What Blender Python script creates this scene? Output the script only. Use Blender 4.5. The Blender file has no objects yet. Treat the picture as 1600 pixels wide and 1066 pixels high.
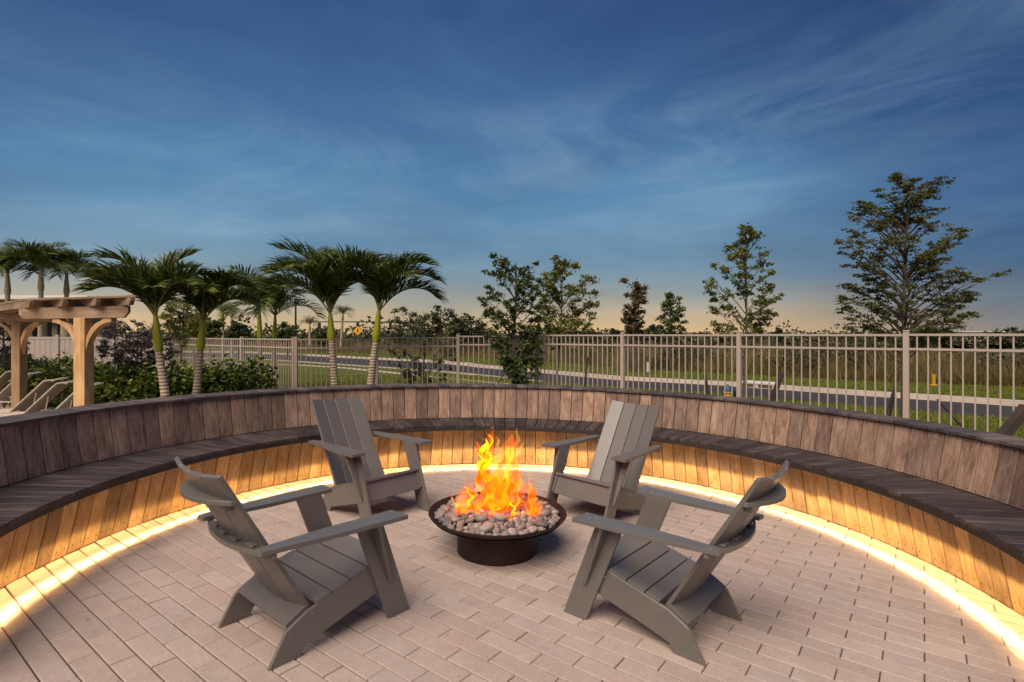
import bpy, math, random
import numpy as np
from mathutils import Vector, Matrix, Euler
R = math.radians
random.seed(7); rng = np.random.default_rng(7)
sc = bpy.context.scene
col = sc.collection

# ------------------------------------------------------------------ camera, sky, sun, exposure
EYE, FP = 1.46, 855.0            # eye height above the paving, focal length in photo pixels
cam_d = bpy.data.cameras.new('camera'); cam = bpy.data.objects.new('camera', cam_d); col.objects.link(cam)
cam.location = (0, 0, EYE); cam.rotation_euler = (R(90), 0, 0)
cam_d.sensor_width = 36; cam_d.lens = FP / 1600 * 36
cam_d.shift_y = -10.5 / 1600
cam_d.clip_start = 0.05; cam_d.clip_end = 2000
sc.camera = cam
sc.view_settings.view_transform = 'Standard'; sc.view_settings.look = 'None'
sc.view_settings.exposure = 0.0; sc.view_settings.gamma = 1
sc.view_settings.use_curve_mapping = False
sc.cycles.transparent_max_bounces = 48
sc.cycles.max_bounces = 6; sc.cycles.diffuse_bounces = 3; sc.cycles.glossy_bounces = 2
sc.cycles.transmission_bounces = 3; sc.cycles.volume_bounces = 0
sc.cycles.use_denoising = True
sc.cycles.sample_clamp_indirect = 6

def s2l(c):
    return tuple(((v / 255) / 12.92 if v / 255 <= .04045 else ((v / 255 + .055) / 1.055) ** 2.4) for v in c[:3]) + (1,)

class NT:
    """small helper to wire node trees"""
    def __init__(s, tree): s.t = tree; s.n = tree.nodes; s.l = tree.links
    def add(s, typ, **kw):
        n = s.n.new(typ)
        for k, v in kw.items(): setattr(n, k, v)
        return n
    def link(s, a, b): s.l.new(a, b)
    def math(s, op, a, b=None, clamp=False):
        n = s.n.new('ShaderNodeMath'); n.operation = op; n.use_clamp = clamp
        for i, v in enumerate((a, b)):
            if v is None: continue
            if isinstance(v, (int, float)): n.inputs[i].default_value = v
            else: s.l.new(v, n.inputs[i])
        return n.outputs[0]
    def ramp(s, fac, stops, interp='LINEAR'):
        n = s.n.new('ShaderNodeValToRGB'); cr = n.color_ramp; cr.interpolation = interp
        while len(cr.elements) < len(stops): cr.elements.new(.5)
        for e, (p, c) in zip(cr.elements, stops):
            e.position = p; e.color = c if len(c) == 4 else tuple(c) + (1,)
        if fac is not None: s.l.new(fac, n.inputs[0])
        return n.outputs[0]
    def mix(s, fac, a, b, mode='MIX'):
        n = s.n.new('ShaderNodeMix'); n.data_type = 'RGBA'; n.blend_type = mode
        for sock, v in ((n.inputs[0], fac), (n.inputs[6], a), (n.inputs[7], b)):
            if isinstance(v, (int, float)): sock.default_value = v
            elif isinstance(v, tuple): sock.default_value = v if len(v) == 4 else v + (1,)
            else: s.l.new(v, sock)
        return n.outputs[2]
    def noise(s, vec, scale, detail=4, rough=.55, dist=0, dim='3D', w=None):
        n = s.n.new('ShaderNodeTexNoise'); n.noise_dimensions = dim
        n.inputs['Scale'].default_value = scale; n.inputs['Detail'].default_value = detail
        n.inputs['Roughness'].default_value = rough; n.inputs['Distortion'].default_value = dist
        if vec is not None: s.l.new(vec, n.inputs['Vector'])
        if w is not None: s.l.new(w, n.inputs['W'])
        return n.outputs[0]
    def mapping(s, vec, scale=(1, 1, 1), loc=(0, 0, 0), rot=(0, 0, 0)):
        n = s.n.new('ShaderNodeMapping')
        n.inputs['Scale'].default_value = scale; n.inputs['Rotation'].default_value = rot
        if isinstance(loc, tuple): n.inputs['Location'].default_value = loc
        else: s.l.new(loc, n.inputs['Location'])
        s.l.new(vec, n.inputs['Vector']); return n.outputs[0]

world = bpy.data.worlds.new('World'); sc.world = world; world.use_nodes = True
w = NT(world.node_tree); w.n.clear()
tc = w.add('ShaderNodeTexCoord')
sep = w.add('ShaderNodeSeparateXYZ'); w.link(tc.outputs['Generated'], sep.inputs[0])
zz = w.math('MAXIMUM', sep.outputs[2], 0.0)
dot = w.add('ShaderNodeVectorMath', operation='DOT_PRODUCT'); w.link(tc.outputs['Generated'], dot.inputs[0])
ga = R(-10); dot.inputs[1].default_value = (math.sin(ga), math.cos(ga), 0)
mr = w.add('ShaderNodeMapRange', interpolation_type='SMOOTHERSTEP'); w.link(dot.outputs['Value'], mr.inputs[0])
mr.inputs[1].default_value = .52; mr.inputs[2].default_value = 1.0
glow = w.ramp(zz, [(0, s2l((222, 186, 134))), (.028, s2l((203, 178, 142))), (.06, s2l((172, 168, 152))), (.10, s2l((130, 151, 161))),
    (.15, s2l((104, 141, 168))), (.24, s2l((92, 137, 173))), (.36, s2l((74, 113, 157))), (.50, s2l((56, 88, 137))), (1, s2l((44, 72, 122)))])
dark = w.ramp(zz, [(0, s2l((142, 132, 122))), (.045, s2l((106, 116, 126))), (.10, s2l((68, 98, 132))), (.20, s2l((58, 94, 138))),
    (.34, s2l((52, 82, 128))), (.50, s2l((43, 68, 112))), (1, s2l((36, 58, 100)))])
sky = w.mix(mr.outputs[0], dark, glow)
# thin wisps of high cloud
mp = w.mapping(tc.outputs['Generated'], scale=(1.0, 1.0, 3.4), rot=(0, R(-14), R(20)), loc=(9.4, 7.7, .6))
c1 = w.noise(mp, 2.3, 7, .62, .9)
c2 = w.noise(mp, .9, 3, .5, .3)
cl = w.math('MULTIPLY', w.ramp(c1, [(.44, (0, 0, 0)), (.72, (1, 1, 1))]), w.ramp(c2, [(.38, (0, 0, 0)), (.62, (1, 1, 1))]))
cl = w.math('MULTIPLY', cl, .72)
sky = w.mix(cl, sky, s2l((128, 160, 184)))
dk = w.noise(w.mapping(tc.outputs['Generated'], scale=(1, 1, 2.6), loc=(3.1, 1.2, .3)), 1.2, 4, .5, .4)
sky = w.mix(w.ramp(dk, [(.46, (0, 0, 0)), (.80, (.4, .4, .4))]), sky, w.mix(1.0, sky, (.72, .78, .9), 'MULTIPLY'))
br = w.noise(w.mapping(tc.outputs['Generated'], scale=(.8, .8, 3.0), rot=(R(10), R(-22), R(10)), loc=(.5, .6, 9.0)), 2.0, 6, .58, .8)
sky = w.mix(1.0, sky, w.ramp(br, [(.30, (.80, .82, .86)), (.5, (.98, .98, .98)), (.70, (1.22, 1.17, 1.12))]), 'MULTIPLY')
bg = w.add('ShaderNodeBackground'); w.link(sky, bg.inputs[0]); bg.inputs[1].default_value = 1.06
wo = w.add('ShaderNodeOutputWorld'); w.link(bg.outputs[0], wo.inputs[0])

sun_d = bpy.data.lights.new('sun', 'SUN'); sun = bpy.data.objects.new('sun', sun_d); col.objects.link(sun)
sun_d.energy = 4.5; sun_d.angle = R(48); sun_d.color = (1.0, .85, .71)
sun.rotation_euler = Vector((.27, .55, -.79)).to_track_quat('-Z', 'Y').to_euler()
sun.location = (-5, -8, 12)

# ------------------------------------------------------------------ object helpers
TILT = Matrix.Translation((0, 0, EYE)) @ Matrix.Rotation(.0205, 4, 'Y') @ Matrix.Translation((0, 0, -EYE))      # the paving drains 2 % to the right
tilted = []
def place(x, Y, z=0):                      # a photo column at a distance
    return Vector(((x - 800) / FP * Y, Y, z))
def zat(y, Y): return EYE - (y - 522.5) * Y / FP
def ground(x, y, z=-.36):
    Y = FP * (EYE - z) / (y - 522.5); return ((x - 800) / FP * Y, Y)

def thing(name, label, cat, loc=(0, 0, 0), rz=0, group=None, tilt=False):
    o = bpy.data.objects.new(name, None); col.objects.link(o)
    o.location = loc; o.rotation_euler = (0, 0, rz); o.empty_display_size = .1
    o['label'] = label; o['category'] = cat
    if group: o['group'] = group
    if tilt: tilted.append(o)
    return o
def link(name, me, mat=None, parent=None, loc=None, rot=None, kind=None, label=None, cat=None, group=None, tilt=False):
    o = bpy.data.objects.new(name, me); col.objects.link(o)
    if mat is not None and not me.materials: me.materials.append(mat)
    if parent is not None: o.parent = parent
    if loc is not None: o.location = loc
    if rot is not None: o.rotation_euler = rot
    for k, v in (('kind', kind), ('label', label), ('category', cat), ('group', group)):
        if v: o[k] = v
    if tilt: tilted.append(o)
    return o
def copy_tree(o, parent=None):
    c = o.copy(); col.objects.link(c); c.parent = parent
    for ch in [q for q in bpy.data.objects if q.parent == o]: copy_tree(ch, c)
    return c
def smooth(me, ang=40):
    me.polygons.foreach_set('use_smooth', [True] * len(me.polygons))
    try: me.set_sharp_from_angle(angle=R(ang))
    except Exception: pass
    return me

class MB:
    def __init__(s): s.v = []; s.f = []
    def add(s, vs, fs):
        b = len(s.v); s.v += [tuple(v) for v in vs]; s.f += [tuple(b + i for i in f) for f in fs]; return s
    def hexa(s, P):                         # 8 corners: bottom 4 ccw, top 4 ccw
        return s.add(P, [(3, 2, 1, 0), (4, 5, 6, 7), (0, 1, 5, 4), (1, 2, 6, 5), (2, 3, 7, 6), (3, 0, 4, 7)])
    def box(s, x0, x1, y0, y1, z0, z1):
        return s.hexa([(x0, y0, z0), (x1, y0, z0), (x1, y1, z0), (x0, y1, z0), (x0, y0, z1), (x1, y0, z1), (x1, y1, z1), (x0, y1, z1)])
    def prism(s, prof, axis, a, b):         # polygon in a plane, extruded along axis from a to b
        n = len(prof)
        def P(u, v, t): return {'x': (t, u, v), 'y': (u, t, v), 'z': (u, v, t)}[axis]
        vs = [P(u, v, a) for u, v in prof] + [P(u, v, b) for u, v in prof]
        fs = [tuple(range(n))[::-1], tuple(range(n, 2 * n))] + [(i, (i + 1) % n, n + (i + 1) % n, n + i) for i in range(n)]
        return s.add(vs, fs)
    def bar(s, p, q, w, h=None, up=(0, 0, 1)):
        h = h or w; p = Vector(p); q = Vector(q); d = (q - p).normalized(); up = Vector(up)
        if abs(d.dot(up)) > .98: up = Vector((0, 1, 0))
        a = d.cross(up).normalized() * w / 2; b = a.cross(d).normalized() * h / 2
        return s.hexa([p - a - b, p + a - b, q + a - b, q - a - b, p - a + b, p + a + b, q + a + b, q - a + b])
    def tube(s, pts, rad, n=7, cap=True):
        pts = [Vector(p) for p in pts]; b = len(s.v); up = Vector((.13, .9, .2)).normalized()
        for i, p in enumerate(pts):
            d = (pts[min(i + 1, len(pts) - 1)] - pts[max(i - 1, 0)]).normalized()
            a = d.cross(up); a = a.normalized() if a.length > 1e-4 else d.orthogonal().normalized(); c = d.cross(a)
            r = rad[i] if isinstance(rad, (list, tuple)) else rad
            for k in range(n):
                t = 2 * math.pi * k / n; s.v.append(tuple(p + a * math.cos(t) * r + c * math.sin(t) * r))
        for i in range(len(pts) - 1):
            for k in range(n):
                s.f.append((b + i * n + k, b + i * n + (k + 1) % n, b + (i + 1) * n + (k + 1) % n, b + (i + 1) * n + k))
        if cap:
            s.f.append(tuple(b + k for k in range(n))[::-1]); e = b + (len(pts) - 1) * n; s.f.append(tuple(e + k for k in range(n)))
        return s
    def lathe(s, prof, n=48, cx=0, cy=0):   # open profile (r,z)
        b = len(s.v); m = len(prof)
        for k in range(n):
            t = 2 * math.pi * k / n
            for r, z in prof: s.v.append((cx + r * math.cos(t), cy + r * math.sin(t), z))
        for k in range(n):
            k2 = (k + 1) % n
            for i in range(m - 1): s.f.append((b + k * m + i, b + k2 * m + i, b + k2 * m + i + 1, b + k * m + i + 1))
        return s
    def mesh(s, name='m', bevel=0, seg=1):
        me = bpy.data.meshes.new(name); me.from_pydata(s.v, [], s.f); me.update()
        import bmesh
        bm = bmesh.new(); bm.from_mesh(me); bmesh.ops.recalc_face_normals(bm, faces=bm.faces)
        if bevel: 
            ed = [e for e in bm.edges if len(e.link_faces) == 2 and e.calc_face_angle(0) > R(25)]
            bmesh.ops.bevel(bm, geom=ed, offset=bevel, segments=seg, affect='EDGES', profile=.6, clamp_overlap=True)
        bm.to_mesh(me); bm.free()
        return me
def quads(V, name='leaves', rnd=None, per=4):
    """V: (n,per,3) array of faces"""
    n = len(V); me = bpy.data.meshes.new(name)
    me.vertices.add(n * per); me.vertices.foreach_set('co', V.reshape(-1).astype(np.float32))
    me.loops.add(n * per); me.loops.foreach_set('vertex_index', np.arange(n * per, dtype=np.int32))
    me.polygons.add(n); me.polygons.foreach_set('loop_start', np.arange(0, n * per, per, dtype=np.int32))
    me.polygons.foreach_set('loop_total', np.full(n, per, dtype=np.int32))
    a = me.attributes.new('rnd', 'FLOAT', 'FACE')
    a.data.foreach_set('value', (rng.random(n) if rnd is None else rnd).astype(np.float32))
    me.update(calc_edges=True); return me

# ------------------------------------------------------------------ materials
def newmat(name):
    m = bpy.data.materials.new(name); m.use_nodes = True; t = NT(m.node_tree)
    b = m.node_tree.nodes['Principled BSDF']; return m, t, b
def bump(t, b, h, strength=.3, dist=.01):
    n = t.add('ShaderNodeBump'); n.inputs['Strength'].default_value = strength; n.inputs['Distance'].default_value = dist
    t.link(h, n.inputs['Height']); t.link(n.outputs[0], b.inputs['Normal'])
def plain(name, c, rough=.6, metal=0, var=.12, scale=6, bmp=.0, spec=.5):
    m, t, b = newmat(name); tc = t.add('ShaderNodeTexCoord'); n = t.noise(tc.outputs['Object'], scale, 5, .6)
    lo = tuple(v * (1 - var) for v in c) + (1,); hi = tuple(min(1, v * (1 + var)) for v in c) + (1,)
    t.link(t.ramp(n, [(.3, lo), (.7, hi)]), b.inputs['Base Color'])
    b.inputs['Roughness'].default_value = rough; b.inputs['Metallic'].default_value = metal
    b.inputs['Specular IOR Level'].default_value = spec
    if bmp: bump(t, b, t.noise(tc.outputs['Object'], scale * 12, 3), bmp, .003)
    return m
def wood(name, stops, axis=1, rough=.75, screws=None, scale=1.0, spec=.3):
    """grain runs along AXIS of the board's own coordinates"""
    m, t, b = newmat(name); tc = t.add('ShaderNodeTexCoord'); oi = t.add('ShaderNodeObjectInfo')
    cb = t.add('ShaderNodeCombineXYZ'); 
    r1 = t.math('MULTIPLY', oi.outputs['Random'], 37.0); r2 = t.math('MULTIPLY', oi.outputs['Random'], 91.0)
    for i, r in enumerate((r1, r2, r1)): t.link(r, cb.inputs[i])
    s = [26 * scale] * 3; s[axis] = 1.5 * scale
    v = t.mapping(tc.outputs['Object'], scale=tuple(s), loc=cb.outputs[0])
    g = t.noise(v, 1.6, 6, .65, .8)
    s2 = [5 * scale] * 3; s2[axis] = 1.6 * scale
    g2 = t.noise(t.mapping(tc.outputs['Object'], scale=tuple(s2), loc=cb.outputs[0]), 1.2, 3, .55, 1.4)
    f = t.math('ADD', t.math('MULTIPLY', g, .55), t.math('MULTIPLY', g2, .45))
    c = t.ramp(f, [(p, q) for p, q in zip((.33, .47, .56, .68), stops)])
    rb = t.add('ShaderNodeTexWhiteNoise', noise_dimensions='1D'); t.link(oi.outputs['Random'], rb.inputs['W'])
    tone = t.ramp(rb.outputs['Value'], [(0, (.62, .60, .62)), (.35, (.86, .84, .84)), (.7, (1.05, 1.0, .97)), (1, (1.28, 1.2, 1.1))])
    c = t.mix(1.0, c, tone, 'MULTIPLY')
    if screws:
        sp = t.add('ShaderNodeSeparateXYZ'); t.link(tc.outputs['Object'], sp.inputs[0])
        ax = t.math('ABSOLUTE', sp.outputs[0]); dots = None
        for (px, pl) in screws:
            dx = t.math('SUBTRACT', ax, px); dy = t.math('SUBTRACT', sp.outputs[axis], pl)
            d = t.math('ADD', t.math('MULTIPLY', dx, dx), t.math('MULTIPLY', dy, dy))
            h = t.math('LESS_THAN', d, .0045 ** 2); dots = h if dots is None else t.math('MAXIMUM', dots, h)
        c = t.mix(dots, c, (.02, .018, .016, 1))
    t.link(c, b.inputs['Base Color']); b.inputs['Roughness'].default_value = rough
    b.inputs['Specular IOR Level'].default_value = spec
    bump(t, b, g, .35, .004); return m

def leafmat(name, cols, transl=.25, rough=.5, spec=.4):
    m, t, b = newmat(name); at = t.add('ShaderNodeAttribute', attribute_name='rnd')
    tc = t.add('ShaderNodeTexCoord'); n = t.noise(tc.outputs['Object'], 1.8, 3, .6)
    f = t.math('ADD', t.math('MULTIPLY', at.outputs['Fac'], .6), t.math('MULTIPLY', n, .45))
    k = len(cols); c = t.ramp(f, [(.12 + .72 * i / (k - 1), q) for i, q in enumerate(cols)])
    t.link(c, b.inputs['Base Color']); b.inputs['Roughness'].default_value = rough
    b.inputs['Specular IOR Level'].default_value = spec
    tr = t.add('ShaderNodeBsdfTranslucent'); t.link(t.mix(1.0, c, (1.2, 1.3, .6, 1), 'MULTIPLY'), tr.inputs[0])
    mx = t.add('ShaderNodeMixShader'); mx.inputs[0].default_value = transl
    t.link(b.outputs[0], mx.inputs[1]); t.link(tr.outputs[0], mx.inputs[2])
    t.link(mx.outputs[0], t.n['Material Output'].inputs[0]); return m

def paver_mat(name, attr):
    m, t, b = newmat(name); tc = t.add('ShaderNodeTexCoord'); geo = t.add('ShaderNodeNewGeometry')
    if attr: a = t.add('ShaderNodeAttribute', attribute_name='rnd'); rv = a.outputs['Fac']
    else: oi = t.add('ShaderNodeObjectInfo'); rv = oi.outputs['Random']
    base = t.ramp(rv, [(0, (.40, .32, .275)), (.3, (.445, .355, .305)), (.6, (.42, .345, .305)), (.85, (.475, .385, .33)), (1, (.43, .33, .28))])
    n1 = t.noise(geo.outputs['Position'], 2.2, 4, .6); n2 = t.noise(geo.outputs['Position'], 170, 3, .7)
    n3 = t.noise(geo.outputs['Position'], 14, 5, .65, .5)
    c = t.mix(1.0, base, t.ramp(n1, [(.3, (.93, .92, .91)), (.7, (1.05, 1.04, 1.03))]), 'MULTIPLY')
    c = t.mix(1.0, c, t.ramp(n3, [(.3, (.93, .92, .92)), (.62, (1.03, 1.03, 1.03))]), 'MULTIPLY')
    c = t.mix(1.0, c, t.ramp(n2, [(.25, (.72, .70, .68)), (.5, (1, 1, 1)), (.78, (1.25, 1.25, 1.25))]), 'MULTIPLY')
    st = t.noise(geo.outputs['Position'], 7, 2, .5, 1.5); c = t.mix(t.ramp(st, [(.70, (0, 0, 0)), (.74, (.35, .35, .35))]), c, (.17, .12, .09, 1))
    b.inputs['Base Color'].default_value = (.4, .3, .25, 1); t.link(c, b.inputs['Base Color']); b.inputs['Roughness'].default_value = .85; b.inputs['Specular IOR Level'].default_value = .25
    bump(t, b, n2, .5, .0025); return m

W_BACK = wood('weathered_back_wood', [(.135, .082, .058), (.255, .168, .122), (.345, .238, .175), (.46, .33, .25)], axis=2,
              screws=[(.035, -.155), (.035, .15)])
W_SEAT = wood('weathered_seat_wood', [(.020, .016, .017), (.045, .036, .037), (.075, .061, .060), (.14, .116, .11)], axis=1, rough=.6)
W_CAP = wood('weathered_cap_wood', [(.040, .033, .032), (.085, .069, .065), (.13, .108, .10), (.20, .17, .155)], axis=1, rough=.6)
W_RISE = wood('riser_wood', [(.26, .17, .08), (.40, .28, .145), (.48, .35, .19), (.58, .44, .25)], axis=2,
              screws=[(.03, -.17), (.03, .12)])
W_DARK = plain('dark_timber', (.05, .04, .035), .8)
W_PERG = wood('pergola_wood', [(.34, .19, .08), (.50, .31, .15), (.60, .40, .21), (.68, .48, .28)], axis=2, scale=.5)
W_PERGX = wood('pergola_beam_wood', [(.16, .105, .07), (.27, .18, .115), (.36, .25, .165), (.45, .33, .22)], axis=0, scale=.5)
CHAIR = plain('taupe_chair_plastic', (.138, .124, .112), .36, var=.08, scale=5, bmp=.10, spec=.75)
_t = NT(CHAIR.node_tree); _b = _t.n['Principled BSDF']; _src = _b.inputs['Base Color'].links[0].from_socket; _oi = _t.add('ShaderNodeObjectInfo')
_t.link(_t.mix(1.0, _src, _t.ramp(_oi.outputs['Random'], [(0, (.94, .94, .94)), (1, (1.06, 1.06, 1.05))]), 'MULTIPLY'), _b.inputs['Base Color'])
STEEL = plain('blackened_steel', (.030, .013, .009), .6, .3, var=.4, scale=9, bmp=.1)
METAL_F = plain('tan_fence_paint', (.50, .39, .32), .45, .0, var=.04)
PAV = paver_mat('paver_single', False); PAVF = paver_mat('paver_joined', True)
JOINT = plain('joint_sand', (.07, .05, .04), .95, var=.3, scale=40)

# ------------------------------------------------------------------ ground, road, kerbs
def grassmat():
    m, t, b = newmat('lawn'); geo = t.add('ShaderNodeNewGeometry')
    n1 = t.noise(geo.outputs['Position'], .35, 5, .6); n2 = t.noise(geo.outputs['Position'], 14, 5, .7)
    c = t.ramp(n2, [(.3, (.040, .052, .010)), (.5, (.095, .118, .022)), (.7, (.16, .18, .04))])
    c = t.mix(1.0, c, t.ramp(n1, [(.3, (.75, .85, .8)), (.7, (1.25, 1.1, .95))]), 'MULTIPLY')
    t.link(c, b.inputs['Base Color']); b.inputs['Roughness'].default_value = .95; b.inputs['Specular IOR Level'].default_value = .1
    bump(t, b, n2, .8, .04); return m
GZ = -.36
g = MB().add([(-900, -300, GZ), (900, -300, GZ), (900, 900, GZ), (-900, 900, GZ)], [(0, 1, 2, 3)]).mesh()
link('ground', g, grassmat(), kind='structure')
def ribbon(A, B, z0, z1=None):
    """strip between two polylines; with z1 a raised solid"""
    mb = MB(); n = len(A)
    if z1 is None:
        mb.add([(x, y, z0) for x, y in A] + [(x, y, z0) for x, y in B], [(i, i + 1, n + i + 1, n + i) for i in range(n - 1)])
    else:
        for i in range(n - 1):
            mb.hexa([(*A[i], z0), (*A[i + 1], z0), (*B[i + 1], z0), (*B[i], z0), (*A[i], z1), (*A[i + 1], z1), (*B[i + 1], z1), (*B[i], z1)])
    return mb.mesh()
def offset(L, d):
    out = []
    for i, p in enumerate(L):
        a = Vector(L[max(i - 1, 0)]); b = Vector(L[min(i + 1, len(L) - 1)]); t = (b - a).normalized(); n = Vector((-t.y, t.x))
        out.append((p[0] + n.x * d, p[1] + n.y * d))
    return out
far_px = [(2300, 690), (1900, 658), (1600, 635.5), (1500, 628), (1340, 617.5), (1134, 602.5), (965, 593.5), (852, 583), (754, 574.5), (687, 566.5), (569, 561), (470, 555.5), (380, 551.5)]
near_px = [(2300, 730), (1900, 685), (1600, 655.5), (1500, 647.5), (1340, 634), (1134, 616), (965, 604.5), (852, 597), (754, 587), (681, 580), (569, 572.5), (470, 565.5), (380, 560)]
F = [ground(*p) for p in far_px]; N = [ground(*p) for p in near_px]
F.append((F[-1][0] - 60, F[-1][1] + 14)); N.append((N[-1][0] - 60, N[-1][1] + 14))
ASPH = plain('asphalt', (.036, .032, .034), .9, var=.25, scale=3, bmp=.4)
CONC = plain('kerb_concrete', (.50, .42, .35), .85, var=.12, scale=2, bmp=.2)
link('road', ribbon(F, N, GZ + .004), ASPH, kind='structure')
link('far_kerb', ribbon(offset(F, -.28), offset(F, -.02), GZ + .0, GZ + .13), CONC, kind='structure')
link('far_gutter', ribbon(offset(F, 0), offset(F, .2), GZ + .008), CONC, kind='structure')
link('near_kerb', ribbon(offset(N, .0)[7:], offset(N, .2)[7:], GZ + .0, GZ + .045), CONC, kind='structure')
SW = [ground(*p) for p in [(300, 566), (465, 571.5), (535, 576), (569, 579.5), (650, 588), (740, 597), (845, 607), (1000, 622)]]
link('sidewalk', ribbon(SW, offset(SW, .55), GZ + .012), CONC, kind='structure')
drv = [ground(*p) for p in [(735, 566.5), (700, 565.8), (640, 563), (598, 561)]]; drv2 = [ground(*p) for p in [(755, 571.5), (725, 572), (687, 568), (610, 563.5)]]
link('driveway_apron', ribbon(drv, drv2, GZ + .016), CONC, kind='structure')
MULCH = plain('mulch', (.055, .036, .024), .95, var=.5, scale=30, bmp=.8)
th = np.linspace(R(-108), R(150), 44)
link('planting_bed', ribbon([(3.3 * math.sin(-t), 3.36 + 3.3 * math.cos(t)) for t in th], [((3.3 + (7.8 if t > 0 else 1.6)) * math.sin(-t), 3.36 + (3.3 + (7.8 if .1 < t < 1.6 else 3.4)) * math.cos(t)) for t in th], GZ + .004), MULCH, kind='structure')
DECK = plain('deck_concrete', (.46, .38, .31), .85, var=.12, scale=1.5, bmp=.15)
link('pool_deck', MB().add([(-30, 3, GZ + .01), (-5.0, 3, GZ + .01), (-6.2, 9.2, GZ + .01), (-9.2, 12.6, GZ + .01), (-14, 17, GZ + .01), (-30, 17, GZ + .01)], [(0, 1, 2, 3, 4, 5)]).mesh(), DECK, kind='structure')

# ------------------------------------------------------------------ patio slab and pavers
CY, RW = 3.355, 2.80          # bench centre and radius of its foot
arc = [(3.36 * math.sin(t), CY + 3.36 * math.cos(t)) for t in np.linspace(R(-90), R(90), 60)]
patio = link('patio', MB().prism([(-3.36, -3.2)] + arc + [(3.36, -3.2)], 'z', GZ, -.010).mesh(), JOINT, kind='structure', tilt=True)
dv = Vector((math.cos(R(-37)), math.sin(R(-37)))); nv = Vector((-dv.y, dv.x)); PL, PW = .3115, .1047
def inside(p):
    return (p - Vector((0, CY))).length < 3.02 or (p.y < CY and abs(p.x) < 3.2 and p.y > -3.0)
pv = []
off0 = 1.0  # phase of the courses
cA = Vector((-2.89, 3.143)) * (1.46 / 1.5)
for j in range(-60, 70):
    for i in range(-30, 40):
        c = cA + nv * ((j + .5) * PW) + dv * ((i + .5 * (j % 2) + .2) * PL)
        if inside(c): pv.append(c)
def vis(c):
    if c.y < 2.0: return 99 + c.length
    if abs(c.x) / c.y > 1.0: return 50 + c.length
    return c.length
pv.sort(key=vis)
def paver_geo(seed):
    r = random.Random(seed); l, w_, h, bv = PL / 2 - .0023, PW / 2 - .0033, .03, .0036
    P = []
    for z, k in ((-h, 0), (-bv, 0), (0, bv)):
        P += [(-l + k, -w_ + k, z), (l - k, -w_ + k, z), (l - k, w_ - k, z), (-l + k, w_ - k, z)]
    fs = [(8, 9, 10, 11)] + [(a + i, a + (i + 1) % 4, a + 4 + (i + 1) % 4, a + 4 + i) for a in (0, 4) for i in range(4)]
    return P, fs
P0, F0 = paver_geo(0); pme = MB().add(P0, F0).mesh('paver')
pme.materials.append(PAV)
stuffV, stuffF, rn = [], [], []
for k, c in enumerate(pv):
    dz = random.gauss(0, .0008); tx, ty = random.gauss(0, .003), random.gauss(0, .004); rz = R(-37) + random.gauss(0, .003)
    if k < 300:
        link('paver', pme, None, patio, (c.x, c.y, dz), (tx, ty, rz))
    else:
        M = Matrix.Translation((c.x, c.y, dz)) @ Euler((tx, ty, rz)).to_matrix().to_4x4()
        b = len(stuffV); stuffV += [tuple(M @ Vector(p)) for p in P0]; stuffF += [tuple(b + i for i in f) for f in F0]; rn += [random.random()] * len(F0)
sm = bpy.data.meshes.new('pavers'); sm.from_pydata(stuffV, [], stuffF); a = sm.attributes.new('rnd', 'FLOAT', 'FACE'); a.data.foreach_set('value', rn); sm.update()
link('paver', sm, PAVF, patio, kind='stuff')

# ------------------------------------------------------------------ curved timber bench
bench = thing('curved_bench', 'long curved weathered timber bench, lit under its seat, ringing the fire pit', 'bench', (0, CY, 0), tilt=True)
NB, DA = 50, 2 * math.pi / 150
gap = .0065
def board_mesh(p0, p1, p2, p3, org, bev=.0025, gp=gap):
    """cross-section corners (r,z) swept over one board's width, tapered with radius; org=(r,z) is the local origin"""
    mb = MB(); t = math.tan(DA / 2)
    L = [(-(r * t - gp / 2), r - org[0], z - org[1]) for r, z in (p0, p1, p2, p3)]
    Rr = [((r * t - gp / 2), r - org[0], z - org[1]) for r, z in (p0, p1, p2, p3)]
    mb.add(L + Rr, [(0, 1, 2, 3), (7, 6, 5, 4), (0, 4, 5, 1), (1, 5, 6, 2), (2, 6, 7, 3), (3, 7, 4, 0)])
    return mb.mesh('board', bevel=bev)
rows = {
 'seat_board': (board_mesh((2.565, .449), (3.07, .449), (3.07, .475), (2.565, .475), (2.8, .46)), W_SEAT, (2.8, .46)),
 'back_board': (board_mesh((3.058, .478), (3.084, .478), (3.153, .823), (3.127, .823), (3.1, .65)), W_BACK, (3.1, .65)),
 'cap_board': (board_mesh((3.104, .826), (3.36, .826), (3.36, .849), (3.104, .849), (3.22, .84), gp=.003), W_CAP, (3.22, .84)),
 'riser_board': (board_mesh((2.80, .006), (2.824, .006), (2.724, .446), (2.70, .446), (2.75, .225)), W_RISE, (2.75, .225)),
}
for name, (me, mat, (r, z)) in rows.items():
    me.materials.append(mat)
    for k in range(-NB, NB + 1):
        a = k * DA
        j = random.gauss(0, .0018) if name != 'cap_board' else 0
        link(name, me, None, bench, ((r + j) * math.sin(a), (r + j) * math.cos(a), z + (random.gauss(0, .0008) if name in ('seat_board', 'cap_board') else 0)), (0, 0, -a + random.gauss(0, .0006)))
def ring(prof, a0=-NB - .5, a1=NB + .5, n=2 * NB + 1):
    mb = MB(); m = 4
    for k in range(n + 1):
        a = (a0 + (a1 - a0) * k / n) * DA
        pr = prof(a) if callable(prof) else prof
        mb.v += [(r * math.sin(a), r * math.cos(a), z) for r, z in pr]; m = len(pr)
    for k in range(n):
        for i in range(m): mb.f.append((k * m + i, k * m + (i + 1) % m, (k + 1) * m + (i + 1) % m, (k + 1) * m + i))
    mb.f.append(tuple(range(m))); mb.f.append(tuple(n * m + i for i in range(m)))
    return mb.mesh('ring')
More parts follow.
